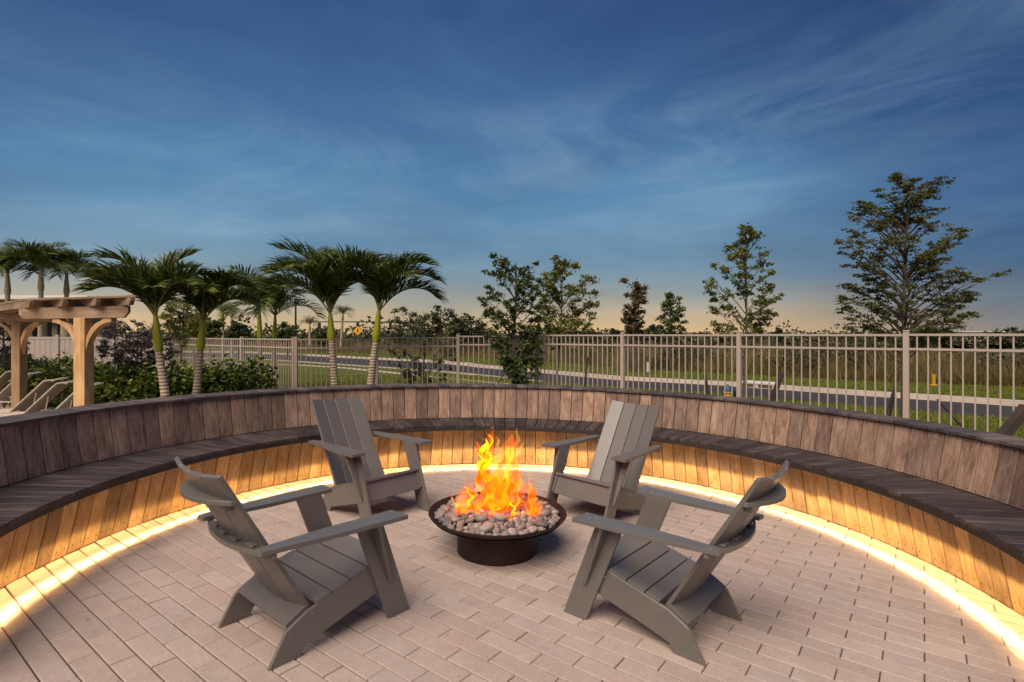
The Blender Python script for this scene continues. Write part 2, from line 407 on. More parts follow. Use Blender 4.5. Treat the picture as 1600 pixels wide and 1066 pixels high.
link('rear_cladding', ring([(3.31, -.33), (3.33, -.33), (3.33, .822), (3.31, .822)]), W_DARK, bench)
link('back_rail', ring([(3.16, .74), (3.20, .74), (3.20, .80), (3.16, .80)]), W_DARK, bench)
link('seat_bearer', ring([(2.75, .36), (2.80, .36), (2.80, .445), (2.75, .445)]), W_DARK, bench)
link('seat_bearer', ring([(3.00, .36), (3.05, .36), (3.05, .445), (3.00, .445)]), W_DARK, bench)
for s in (-1, 1):     # closed ends
    a = s * (NB + .5) * DA
    me = MB().add([(2.60 * math.sin(a), 2.60 * math.cos(a), .02), (3.31 * math.sin(a), 3.31 * math.cos(a), .02), (3.31 * math.sin(a), 3.31 * math.cos(a), .447), (2.70 * math.sin(a), 2.70 * math.cos(a), .447)], [(0, 1, 2, 3)]).mesh()
    link('end_panel', me, W_DARK, bench)
ALU = plain('dark_channel', (.03, .025, .02), .7)
RL = 2.592
def lip(a):
    d = .0226 + .0036 * max(0, -math.sin(a))     # the channel hangs a little lower towards the left end
    return [(RL + .0125, .448 - d), (RL + .0155, .448 - d), (RL + .0155, .453), (RL + .0125, .453)]
link('light_channel_lip', ring(lip), ALU, bench)
link('light_channel_lip', ring([(RL - .025, .417), (RL - .022, .417), (RL - .022, .453), (RL - .025, .453)]), ALU, bench)
WARM = (1.0, .63, .255)
nseg = 2 * NB + 1
for k in range(nseg):
    a = ((k + .5) / nseg * (2 * NB + 1) - NB - .5) * DA; seg = (2 * NB + 1) * DA * RL / nseg
    for nm, power, spread, wd in (('led_strip', .34, 20, .005), ('led_strip_glow', .92, 112, .0012)):
        ld = bpy.data.lights.new(nm, 'AREA'); ld.shape = 'RECTANGLE'; ld.size = seg; ld.size_y = wd; ld.energy = power; ld.color = WARM; ld.spread = R(spread)
        lo = bpy.data.objects.new(nm, ld); col.objects.link(lo); lo.parent = bench
        lo.location = (RL * math.sin(a), RL * math.cos(a), .444); lo.rotation_euler = (R(34) if 'glow' in nm else 0, 0, -a)

# ------------------------------------------------------------------ chairs
bolt_me = MB().lathe([(.0, .0016), (.0038, .0013), (.0048, 0)], 8).mesh('bolt'); bolt_me.materials.append(plain('bolt_steel', (.30, .28, .26), .35, .9))
def chair(name, label, loc, ang):
    t = thing(name, label, 'chair', (loc[0], loc[1], 0), ang - math.pi / 2, 'lounge chairs around the fire pit', tilt=True)
    T = .0195
    top = [(.075, .157), (.175, .212), (.50, .300), (.60, .335)]
    # the side plates: rear foot, sloping rail, front end behind the leg
    prof = [(0, 0), (.15, 0), (.168, .042), (.30, .080), (.555, .150), (.66, .190), (.602, .318), (.50, .281), (.175, .193), (.078, .139)]
    for s in (-1, 1):
        me = MB().prism(prof, 'x', s * .265, s * .246).mesh(bevel=.002); link('side_panel', me, CHAIR, t)
        # front leg, outside the rail, raked forward
        x0, x1 = s * .2665, s * .286
        me = MB().prism([(.609, 0), (.747, 0), (.553, .528), (.405, .528)], 'x', x0, x1).mesh(bevel=.002); link('front_leg', me, CHAIR, t)
        # triangular fin carrying the arm
        def L(zz_, o): return (.609 + (.405 - .609) * zz_ / .528 + o, zz_)
        a0 = L(.526, .078); a1 = L(.19, .078)
        P = []
        for off in (-.0095, .0095):
            P += [(s * .2875, a1[0] + off, a1[1]), (s * .300, a1[0] + off, a1[1]), (s * .362, a0[0] + off, a0[1]), (s * .2875, a0[0] + off, a0[1])]
        me = MB().add(P, [(0, 1, 2, 3), (7, 6, 5, 4), (0, 4, 5, 1), (1, 5, 6, 2), (2, 6, 7, 3), (3, 7, 4, 0)]).mesh(bevel=.0015); link('arm_bracket', me, CHAIR, t)
        # arm: broad in front, narrow behind
        A = [(s * .272, .622), (s * .398, .632), (s * .372, .25), (s * .333, -.075), (s * .278, -.068), (s * .262, .25)]
        me = MB().prism(A, 'z', .5285, .550).mesh(bevel=.003, seg=2); link('arm', me, CHAIR, t)
        for (yy, z_) in ((.640, .06), (.560, .22), (.525, .255)):
            link('bolt', bolt_me, None, t, (s * .2862, yy - .02, z_), (0, s * math.pi / 2, 0))
        for (yy, z_) in ((.09, .12), (.20, .175), (.36, .215)): link('bolt', bolt_me, None, t, (s * .2653, yy, z_), (0, s * math.pi / 2, 0))
        for (xx, yy) in ((.345, .56), (.315, .54), (.315, -.03)): link('bolt', bolt_me, None, t, (s * xx, yy, .5502))
    # seat slats: ribbons over the rails
    def seg(p, q, w_=.2645, thk=T, nm='seat_slat'):
        d = Vector((q[0] - p[0], q[1] - p[1])).normalized(); n = Vector((-d.y, d.x)) * thk
        me = MB().prism([(p[0] - n.x, p[1] - n.y), (q[0] - n.x, q[1] - n.y), q, p], 'x', -w_, w_).mesh(bevel=.003, seg=2); return link(nm, me, CHAIR, t)
    def on(y):
        for (a, b) in zip(top, top[1:]):
            if a[0] <= y <= b[0]: return (y, a[1] + (b[1] - a[1]) * (y - a[0]) / (b[0] - a[0]))
    seg(on(.218), on(.290)); seg(on(.296), on(.388)); seg(on(.394), on(.488))
    seg(on(.494), (.606, .337), w_=.2645)
    seg((.590, .314), (.656, .180), w_=.2455, nm='apron')
    seg((.080, .159), (.180, .214), w_=.2445, nm='rear_panel')
    # back: four slats on a shallow curve, hollow towards the sitter
    B0, B1 = Vector((.203, .200)), Vector((-.195, .872))
    dn = (B1 - B0).normalized(); nn = Vector((dn.y, -dn.x))           # nn points forward/up
    for k in range(4):
        xa, xb = -.243 + k * .1223, -.243 + k * .1223 + .1168
        def sag(x): return -.034 * (1 - (x / .243) ** 2)
        P = []
        for (bs, e) in ((B0, 0), (B1, 1)):
            for x in (xa, xb):
                o = sag(x)
                for th_ in (0, -T):
                    y = bs.x + nn.x * (o + th_); z = bs.y + nn.y * (o + th_)
                    P.append((x, y, z))
        # P: bottom(xa front, xa back, xb front, xb back), top(...)
        me = MB().add(P, [(0, 2, 3, 1), (4, 5, 7, 6), (0, 1, 5, 4), (2, 6, 7, 3), (0, 4, 6, 2), (1, 3, 7, 5)]).mesh(bevel=.002); link('back_slat', me, CHAIR, t)
    def brace(z, hw, inner, outer, depth, nm, thk=.0205):
        """curved horizontal board behind the slats"""
        yb = B0.x + (B1.x - B0.x) * (z - B0.y) / (B1.y - B0.y)
        nseg_ = 14; I, O = [], []
        for i in range(nseg_ + 1):
            u = -1 + 2 * i / nseg_; x = u * hw
            I.append((x, yb - .026 - .036 * (1 - u * u) + inner)); O.append((x * .985, yb - .026 - depth * (1 - u ** 2 * .92) + outer))
        vs = [(x, y, z) for x, y in I] + [(x, y, z) for x, y in O] + [(x, y, z + thk) for x, y in I] + [(x, y, z + thk) for x, y in O]
        n = nseg_ + 1; fs = []
        for i in range(nseg_):
            fs += [(i, i + 1, n + i + 1, n + i), (2 * n + i, 3 * n + i, 3 * n + i + 1, 2 * n + i + 1), (i, 2 * n + i, 2 * n + i + 1, i + 1), (n + i, n + i + 1, 3 * n + i + 1, 3 * n + i)]
        fs += [(0, n, 3 * n, 2 * n), (n - 1, 3 * n - 1, 4 * n - 1, 2 * n - 1)]
        return link(nm, MB().add(vs, fs).mesh(bevel=.002), CHAIR, t)
    brace(.735, .243, 0, -.012, .095, 'upper_brace')
    brace(.505, .338, -.004, -.016, .080, 'lower_brace', .0215)
    for k in range(4):                     # the small blocks that hold slats to the lower brace
        x = -.243 + k * .1223 + .0584; y = B0.x + (B1.x - B0.x) * (.535 - B0.y) / (B1.y - B0.y) - .028 - .034 * (1 - (x / .243) ** 2)
        link('slat_block', MB().box(x - .028, x + .028, y - .020, y + .008, .5275, .540).mesh(bevel=.002), CHAIR, t)
    for x in (-.19, .19):
        y = B0.x + (B1.x - B0.x) * (.72 - B0.y) / (B1.y - B0.y) - .045
        link('slat_block', MB().box(x - .012, x + .012, y - .018, y + .022, .705, .7345).mesh(bevel=.002), CHAIR, t)
    return t
chair('lounge_chair', 'taupe slatted lounge chair in the left foreground, its back to the viewer', (-1.210, 2.503), .868)
chair('lounge_chair', 'taupe slatted lounge chair in the right foreground, its back to the viewer', (1.058, 2.636), 2.446)
chair('lounge_chair', 'taupe slatted lounge chair facing the viewer, left of the flames', (-1.391, 4.718), -.686)
chair('lounge_chair', 'taupe slatted lounge chair facing the viewer, right of the flames', (.986, 4.766), -2.311)

# ------------------------------------------------------------------ fire pit, pebbles, flames
PX, PY = -.072, 3.70
pit = thing('fire_pit', 'round black steel fire bowl with wide rim on a drum base', 'fire pit', (PX, PY, 0), tilt=True)
link('bowl', smooth(MB().lathe([(.0, .17), (.25, .175), (.40, .222), (.449, .252), (.458, .262), (.462, .268), (.464, .262), (.455, .248), (.40, .212), (.27, .17), (.0, .165)], 72).mesh(), 50), STEEL, pit)
link('base_drum', smooth(MB().lathe([(.262, 0), (.268, .004), (.268, .182), (.26, .186), (.255, .18), (.255, 0)], 64).mesh(), 50), STEEL, pit)
link('gravel_pan', MB().lathe([(.0, .236), (.405, .232), (.43, .222)], 48).mesh(), STEEL, pit)
def rock_mat():
    m, t, b = newmat('river_pebble'); oi = t.add('ShaderNodeObjectInfo'); tc = t.add('ShaderNodeTexCoord'); geo = t.add('ShaderNodeNewGeometry')
    wn = t.add('ShaderNodeTexWhiteNoise', noise_dimensions='1D'); t.link(oi.outputs['Random'], wn.inputs['W'])
    c = t.ramp(wn.outputs['Value'], [(0, (.13, .11, .105)), (.25, (.30, .25, .225)), (.5, (.21, .18, .17)), (.75, (.40, .33, .29)), (1, (.30, .20, .15))])
    n = t.noise(geo.outputs['Position'], 55, 4, .6, .6)
    c = t.mix(1.0, c, t.ramp(n, [(.3, (.72, .7, .7)), (.7, (1.15, 1.15, 1.15))]), 'MULTIPLY')
    t.link(c, b.inputs['Base Color']); b.inputs['Roughness'].default_value = .6; bump(t, b, n, .15, .003); return m
ROCK = rock_mat()
def pebble_mesh(seed):
    import bmesh
    r = random.Random(seed); bm = bmesh.new(); bmesh.ops.create_icosphere(bm, subdivisions=2, radius=1)
    a, b_, c = r.uniform(.9, 1.25), r.uniform(.75, 1.0), r.uniform(.55, .8)
    k = [Vector((r.gauss(0, 1), r.gauss(0, 1), r.gauss(0, 1))).normalized() for _ in range(4)]
    for v in bm.verts:
        p = v.co.normalized(); s = 1 + sum(.07 * math.sin(3 * p.dot(q) + i) for i, q in enumerate(k)); v.co = Vector((p.x * a, p.y * b_, p.z * c)) * s
    me = bpy.data.meshes.new('pebble'); bm.to_mesh(me); bm.free(); me.materials.append(ROCK); me.polygons.foreach_set('use_smooth', [True] * len(me.polygons)); return me
pms = [pebble_mesh(i) for i in range(6)]
bed = thing('pebble_bed', 'bed of smooth grey and pink river pebbles filling the fire bowl', 'pebbles', (PX, PY, .236), tilt=True)
placed = []
for pas, (rmin, rmax, cnt) in enumerate(((.034, .050, 16), (.023, .032, 80), (.013, .022, 600))):
    for _ in range(cnt * 14):
        if len(placed) >= 300: break
        r = random.uniform(rmin, rmax); q = math.sqrt(random.random()) * (.418 - r * .4); a = random.uniform(0, 6.283)
        x, y = q * math.cos(a), q * math.sin(a)
        if all((x - X) ** 2 + (y - Y) ** 2 > (.80 * (r + RR)) ** 2 for X, Y, RR in placed):
            placed.append((x, y, r)); cnt -= 1
            if cnt <= 0: break
for (x, y, r) in placed:
    d = math.hypot(x, y) / .42
    o = link('pebble', random.choice(pms), None, bed, (x, y, r * .45 + .022 * (1 - d * d)), (random.gauss(0, .25), random.gauss(0, .25), random.uniform(0, 6.28))); o.scale = (r, r, r)
pv_ = []
for _ in range(420):                       # small ones in the gaps underneath
    q = math.sqrt(random.random()) * .415; a = random.uniform(0, 6.283); pv_.append((q * math.cos(a), q * math.sin(a), random.uniform(.010, .016)))
src = pms[0]; sv = np.array([v.co[:] for v in src.vertices]); sf = [tuple(p.vertices) for p in src.polygons]; V_, F_ = [], []
for (x, y, r) in pv_:
    b = len(V_); A = Euler((random.random() * 6, random.random() * 6, 0)).to_matrix(); P = sv @ np.array(A) * r + np.array([x, y, .008 + .018 * (1 - (x * x + y * y) / .176)]); V_ += P.tolist(); F_ += [tuple(b + i for i in f) for f in sf]
me = bpy.data.meshes.new('small_pebbles'); me.from_pydata(V_, [], F_); me.polygons.foreach_set('use_smooth', [True] * len(me.polygons))
link('pebble', me, ROCK, bed, kind='stuff')

def flame_mat(strength, col_, soot):
    m = bpy.data.materials.new('flame'); m.use_nodes = True; t = NT(m.node_tree); t.n.remove(t.n['Principled BSDF'])
    e = t.add('ShaderNodeEmission'); e.inputs[0].default_value = col_; e.inputs[1].default_value = strength
    ab = t.add('ShaderNodeVolumeAbsorption'); ab.inputs[0].default_value = (.85, .35, .08, 1); ab.inputs[1].default_value = soot
    ad = t.add('ShaderNodeAddShader'); t.link(e.outputs[0], ad.inputs[0]); t.link(ab.outputs[0], ad.inputs[1])
    t.link(ad.outputs[0], t.n['Material Output'].inputs['Volume']); return m
FLA = flame_mat(12, (1.0, .14, .003, 1), 14); FLB = flame_mat(28, (1.0, .35, .008, 1), 11)
fire = thing('fire', 'tall orange and yellow gas flames rising from the pebbles', 'fire', (PX, PY, .25), tilt=True)
def tongue(x, y, h, r, lean=(0, 0), wav=.03, seed=0, mat=FLA, z0=0, curl=0):
    """one flame: a flattened, twisting sheet of burning gas that narrows to a tip"""
    r_ = random.Random(seed); n, m = 26, 12; ph = [r_.uniform(0, 6.28) for _ in range(6)]; fr = r_.uniform(5, 9)
    flat = r_.uniform(.35, .6); mb = MB()
    for i in range(n + 1):
        t = i / n
        w_ = r * (min(1, (t / .18)) ** .6) * (1 - t ** 1.6) ** .9 * (1 + .42 * math.sin(fr * t * 2.1 + ph[0]) + .18 * math.sin(fr * 4.3 * t + ph[1]))
        w_ = max(w_, .0012)
        cx = x + lean[0] * t * t + wav * t * math.sin(fr * t + ph[2]) + .35 * wav * math.sin(2.7 * fr * t + ph[3]) + curl * max(0, t - .6) ** 2 * 6
        cy = y + lean[1] * t * t + wav * .6 * t * math.sin(fr * t + ph[4])
        tw = ph[5] * .25 + .9 * math.sin(2.2 * t + ph[1]); z = z0 + h * t
        for k in range(m):
            q = 2 * math.pi * k / m; u = math.cos(q) * w_ * (1 + .25 * math.sin(3 * q + 9 * t + ph[0])); v = math.sin(q) * w_ * flat
            mb.v.append((cx + u * math.cos(tw) - v * math.sin(tw), cy + u * math.sin(tw) + v * math.cos(tw), z + .25 * w_ * math.sin(q * 2 + ph[2])))
    for i in range(n):
        for k in range(m): mb.f.append((i * m + k, i * m + (k + 1) % m, (i + 1) * m + (k + 1) % m, (i + 1) * m + k))
    mb.f.append(tuple(range(m))[::-1]); mb.f.append(tuple(n * m + k for k in range(m)))
    me = mb.mesh('flame'); me.polygons.foreach_set('use_smooth', [True] * len(me.polygons))
    return link('flame_tongue', me, mat, fire)
veil = [(-.06, .02, .60, .085, .02, .04), (.06, .0, .60, .080, .05, .04), (.0, .03, .52, .10, .03, .04), (-.11, .0, .44, .070, .02, .03), (.12, .0, .44, .068, .05, .03), (.0, -.04, .40, .095, .02, .02),
 (-.24, -.05, .26, .075, .04, .02), (.23, -.07, .28, .072, .0, .02), (.21, -.09, .38, .040, .03, .03), (-.17, -.03, .30, .055, .02, .03)]
core = [(-.03, .0, .58, .036, .00, .035), (.05, -.02, .55, .036, .09, .035), (-.08, .0, .44, .032, .05, .04), (.02, .04, .48, .034, .03, .04), (.10, .0, .44, .032, .07, .035),
 (-.12, .03, .36, .032, -.02, .03), (-.04, -.05, .34, .030, -.05, .04), (.0, -.03, .42, .028, .08, .04), (.13, -.04, .33, .026, -.02, .03), (-.15, -.02, .27, .028, .04, .03),
 (.06, .06, .38, .030, -.04, .04), (-.24, -.05, .22, .044, .05, .02), (-.27, -.06, .14, .028, -.03, .02), (-.21, -.10, .16, .024, .04, .03), (-.19, -.02, .18, .026, -.02, .03),
 (.21, -.08, .35, .026, .04, .03), (.24, -.06, .19, .042, -.03, .02), (.26, -.10, .15, .028, .03, .02), (.18, -.12, .14, .022, -.02, .03), (-.13, -.15, .10, .016, .02, .03),
 (-.02, -.13, .10, .013, .02, .03), (.09, -.14, .13, .014, .04, .03), (.02, .0, .27, .040, .0, .02), (-.05, .03, .23, .038, .02, .02), (.08, .02, .22, .034, .0, .02)]
rq = random.Random(5)
high = [(rq.uniform(-.14, .13), rq.uniform(-.06, .06), rq.uniform(.20, .34), rq.uniform(.022, .040), rq.uniform(-.03, .07), rq.uniform(.03, .05), rq.uniform(.08, .30)) for _ in range(18)]
for i, (x, y, h, r, lx, wv, z0) in enumerate(high): tongue(x, y, h, r, (lx, 0), wv, 240 + i, FLB if i % 4 else FLA, z0)
for i, (x, y, h, r, lx, wv) in enumerate(veil): tongue(x, y, h, r, (lx, 0), wv, 140 + i, FLA)
for i, (x, y, h, r, lx, wv) in enumerate(core): tongue(x, y, h, r, (lx, 0), wv, 40 + i, FLB, curl=(.05 if i == 1 else (-.04 if i == 0 else 0)))
fl = bpy.data.lights.new('fire_light', 'POINT'); fl.energy = 2.6; fl.color = (1, .45, .12); fl.shadow_soft_size = .14
flo = bpy.data.objects.new('fire_light', fl); col.objects.link(flo); flo.parent = fire; flo.location = (0, 0, .22)

# ------------------------------------------------------------------ fences
def fence(name, label, pts, npick, ztops, zr=.185):
    t = thing(name, label, 'fence', (pts[0][0], pts[0][1], GZ)); o = Vector((pts[0][0], pts[0][1], GZ))
    pk = MB().box(-.008, .008, -.008, .008, 0, 1).mesh(bevel=0); pk.materials.append(METAL_F)
    po = MB().box(-.032, .032, -.032, .032, 0, 1).mesh(); po.materials.append(METAL_F)
    cp = MB().prism([(-.036, -.036), (.036, -.036), (.036, .036), (-.036, .036)], 'z', 0, .02).mesh(bevel=.008); cp.materials.append(METAL_F)
    for i, p in enumerate(pts):
        q = pts[min(i + 1, len(pts) - 1)]; pr = pts[max(i - 1, 0)]; ang = math.atan2(q[1] - pr[1], q[0] - pr[0])
        zt = ztops[min(i, len(ztops) - 1)]
        b = link('post', po, None, t, Vector((p[0], p[1], GZ)) - o, (0, 0, ang)); b.scale = (1, 1, zt + .02 - GZ)
        link('post_cap', cp, None, t, Vector((p[0], p[1], zt + .021)) - o, (0, 0, ang))
    for i in range(len(pts) - 1):
        a, b = Vector(pts[i]), Vector(pts[i + 1]); z = ztops[i]; d = b - a; ang = math.atan2(d.y, d.x); n = npick[i]
        e = d.normalized() * .033
        for zz_ in (z, z - zr, GZ + .18):
            link('rail', MB().bar((a.x + e.x - o.x, a.y + e.y - o.y, zz_ - .016 - GZ), (b.x - e.x - o.x, b.y - e.y - o.y, zz_ - .016 - GZ), .028, .030).mesh(), METAL_F, t)
        for k in range(1, n + 1):
            p = a + d * (k / (n + 1)); q = link('picket', pk, None, t, Vector((p.x, p.y, GZ + .08)) - o, (0, 0, ang)); q.scale = (1, 1, z - .03 - GZ - .08)
Y0 = 10.2
right = [(Y0 * (.2023 + .1501 * k), Y0 * (1 - .1513 * k)) for k in (-1, 0, 1, 2, 3, 4)]
fence('metal_fence', 'tan metal picket fence running along the right behind the bench', right, [18] * 5, [1.455, 1.46, 1.465, 1.47, 1.475])
mid = [(-4.74, 12.0), (-2.99, 12.1), (-1.19, 12.1), right[0]]
fence('metal_fence', 'tan metal picket fence stretch behind the two middle palms', mid, [15, 15, 14], [1.36, 1.40, 1.43, 1.45])
left = [(-4.74, 12.0), (-6.78, 13.8), (-8.82, 15.6), (-10.86, 17.4)]
fence('metal_fence', 'tan metal picket fence slanting away to the far left, seen almost edge on', [(x - .07, y + .07) for x, y in left], [22, 22, 22], [1.36, 1.355, 1.35])
VIN = plain('vinyl_fence', (.40, .33, .28), .6, var=.05)
vf = thing('privacy_fence', 'pale solid privacy fence behind the sunbed hedge', 'fence', (-11, 17.6, GZ))
k = 0; x = -11.0
while x > -24:
    link('post', MB().box(x + 10.94, x + 11.06, -.06, .06, 0, 1.80).mesh(bevel=.006), VIN, vf)
    for j in range(10):
        xa = x - .06 - j * .168
        link('panel_board', MB().box(xa + 11 - .165, xa + 11 - .003, -.02, .02, .08, 1.66).mesh(bevel=.003), VIN, vf)
    link('top_rail', MB().box(x + 11 - 1.74, x + 11 - .06, -.03, .03, 1.66, 1.74).mesh(), VIN, vf)
    x -= 1.80

# ------------------------------------------------------------------ pergola
pg = thing('pergola', 'timber pergola with braced posts over the sunbeds', 'pergola', (-6.73, 8.6, GZ))
O = Vector((-6.73, 8.6, GZ)); PRp = Vector((-6.73, 8.6)); PLp = Vector((-10.17, 11.3))
P3 = PLp + (PLp - PRp)
e1 = Vector((.95, -.31)).normalized(); lng = (PLp - PRp).normalized()
def xbeam(c, nm='cross_beam'):
    for s in (-1, 1):
        off = lng * (.12 * s)
        a = Vector((c.x, c.y)) + off - e1 * 1.45; b = Vector((c.x, c.y)) + off + e1 * .92
        L = (b - a).length; mb = MB()
        # end cut at a slant
        mb.prism([(-L / 2 + .10, -.09), (L / 2 - .10, -.09), (L / 2, -.01), (L / 2, .09), (-L / 2, .09), (-L / 2, -.01)], 'y', -.021, .021)
        m_ = (a + b) / 2; link(nm, mb.mesh(bevel=.004), W_PERGX, pg, Vector((m_.x, m_.y, 1.80)) - O, (0, 0, math.atan2(e1.y, e1.x)))
def brace_arc(c, s):
    n = 10; inn, out = [], []
    for i in range(n + 1):
        a = math.pi / 2 * i / n; x0, z0 = .095 + .50 * (1 - math.cos(a)), -.60 + .60 * math.sin(a)
        d = Vector((math.sin(a), math.cos(a)))
        inn.append((s * (x0 + .0), z0)); q = .11
        out.append((s * max(.095, x0 - q * math.cos(a) * 1 + 0.0), min(-.0, z0 + q * math.sin(a) * 0 + q * (1 - math.cos(a)) * 0)))
    # simple curved brace: arc band between two quarter circles
    inn, out = [], []
    for i in range(n + 1):
        a = math.pi / 2 * i / n
        inn.append((s * (.095 + .58 - .58 * math.cos(a)), -.64 + .58 * math.sin(a) - .0)); out.append((s * (.095 + .58 - .44 * math.cos(a) - .14), -.64 + .44 * math.sin(a) + .20))
    prof = [(s * .095, -.70)] + inn[1:-1] + [(s * .66, -.06), (s * .66, -.001), (s * .48, -.001)] + [(s * (.095 + .40 - .40 * math.cos(a)), -.52 + .46 * math.sin(a)) for a in [math.pi / 2 * (1 - i / n) * .9 for i in range(1, n)]] + [(s * .095, -.50)]
    prof = [(s * .095, -.66)] + [(s * (.095 + .56 * (1 - math.cos(a))), -.66 + .60 * math.sin(a)) for a in [math.pi / 2 * i / n for i in range(1, n + 1)]] + [(s * .655, -.001), (s * .50, -.001)] + [(s * (.095 + .40 * (1 - math.cos(a))), -.46 + .42 * math.sin(a)) for a in [math.pi / 2 * (n - i) / n for i in range(1, n + 1)]]
    mb = MB(); mb.prism(prof, 'y', -.045, .045)
    link('brace', mb.mesh(), W_PERG, pg, Vector((c.x, c.y, 1.71)) - O, (0, 0, math.atan2(e1.y, e1.x)))
for c in (PRp, PLp, P3):
    link('post', MB().box(-.093, .093, -.093, .093, -1.035, 1.035).mesh(bevel=.006), W_PERG, pg, Vector((c.x, c.y, GZ + 1.035)) - O, (0, 0, math.atan2(e1.y, e1.x) + .25))
    xbeam(c); brace_arc(c, 1); brace_arc(c, -1)
for q in (-1.38, -.62, .10, .80):
    a = PRp + e1 * q - lng * .5; b = P3 + e1 * q + lng * .5; L = (b - a).length; m_ = (a + b) / 2
    mb = MB().prism([(-L / 2 + .06, 0), (L / 2 - .06, 0), (L / 2, .06), (L / 2, .11), (-L / 2, .11), (-L / 2, .06)], 'y', -.03, .03)
    link('purlin', mb.mesh(bevel=.003), W_PERGX, pg, Vector((m_.x, m_.y, 1.892)) - O, (0, 0, math.atan2(lng.y, lng.x) + math.pi))
slat = MB().box(-1.2, 1.2, -.019, .019, 0, .032).mesh(bevel=.003); slat.materials.append(W_PERGX)
Ltot = (P3 - PRp).length + .9; n = int(Ltot / .115)
for k in range(n):
    c = PRp - lng * .42 + lng * (k * .115) - e1 * .28
    link('lattice_slat', slat, None, pg, Vector((c.x, c.y, 2.004)) - O, (0, 0, math.atan2(e1.y, e1.x)))

# ------------------------------------------------------------------ sunbeds
SLING = plain('tan_sling', (.56, .45, .36), .7, var=.1, scale=40, bmp=.2)
TUBE = plain('bronze_tube', (.50, .41, .34), .45, .0)
def sunbed(label, x, Y, top=.94):
    t = thing('sunbed', label, 'sunbed', (x, Y, GZ), R(random.uniform(-2, 2)) + .36, 'sunbeds in a row by the pergola')
    # local x: from feet (-) to head (+); junction at 0
    link('seat_sling', MB().prism([(-1.28, .335), (0, .36), (0, .372), (-1.28, .347)], 'y', -.28, .28).mesh(), SLING, t)
    bx, bz = .52, top - .36; L = math.hypot(bx, bz); nx, nz = -bz / L * .012, bx / L * .012
    prof = [(0, .36), (bx, .36 + bz), (bx + .08, .36 + bz + .012), (bx + .16, .36 + bz - .005), (bx + .16, .36 + bz + .010), (bx + .075, .36 + bz + .028), (bx + nx, .36 + bz + nz + .005), (nx, .36 + nz)]
    link('back_sling', MB().prism(prof, 'y', -.28, .28).mesh(), SLING, t)
    for s in (-1, 1):
        link('side_rail', MB().tube([(-1.30, s * .30, .335), (0, s * .30, .36), (.62, s * .30, .35)], .017, 8).mesh(), TUBE, t)
        link('back_rail', MB().tube([(0, s * .30, .362), (bx, s * .30, .36 + bz), (bx + .08, s * .30, .36 + bz + .02), (bx + .16, s * .30, .36 + bz)], .016, 8).mesh(), TUBE, t)
        for xx in (-1.1, .45):
            link('leg', MB().tube([(xx - .06, s * .31, 0), (xx, s * .31, .34)], .015, 7).mesh(), TUBE, t)
        link('back_strut', MB().tube([(.34, s * .285, .36), (.40, s * .285, .36 + bz * .62)], .010, 6).mesh(), TUBE, t)
    link('cross_bar', MB().tube([(.34, -.29, .36), (.34, .29, .36)], .012, 7).mesh(), TUBE, t)
for lab, xt, Y in (('tan sling sunbed farthest left of the row, cut by the picture edge', 14, 14.2), ('tan sling sunbed whose raised back is hidden behind the left pergola post', 30, 13.1),
        ('tan sling sunbed with its raised back just right of the left pergola post', 54, 12.3), ('tan sling sunbed midway between the two pergola posts', 92, 10.75),
        ('tan sling sunbed next left of the right pergola post', 112, 10.2), ('tan sling sunbed whose back shows right of the right pergola post', 148, 9.6)):
    p = place(xt, Y); sunbed(lab, p.x - .55, Y - .28, .94 if Y > 11 else .93)

# ------------------------------------------------------------------ plants
def rand_unit(n):
    v = rng.normal(size=(n, 3)); return v / np.linalg.norm(v, axis=1)[:, None]
def leaf_quads(C, L, Wd, up=.35, fold=False):
    """rhombic leaves of length L, width Wd at centres C (n,3)"""
    n = len(C); L = np.broadcast_to(L, (n,))[:, None] * rng.uniform(.7, 1.2, (n, 1)); Wd = np.broadcast_to(Wd, (n,))[:, None] * rng.uniform(.7, 1.2, (n, 1))
    d = rand_unit(n); d[:, 2] = d[:, 2] * .6; d /= np.linalg.norm(d, axis=1)[:, None]
    nn = rand_unit(n); nn[:, 2] += up * 2; s = np.cross(d, nn); s /= np.linalg.norm(s, axis=1)[:, None] + 1e-9
    return np.stack([C - d * L / 2, C + s * Wd / 2 - d * L * .05, C + d * L / 2, C - s * Wd / 2 - d * L * .05], 1)
BARK = plain('bark', (.10, .075, .055), .9, var=.35, scale=12, bmp=.8)
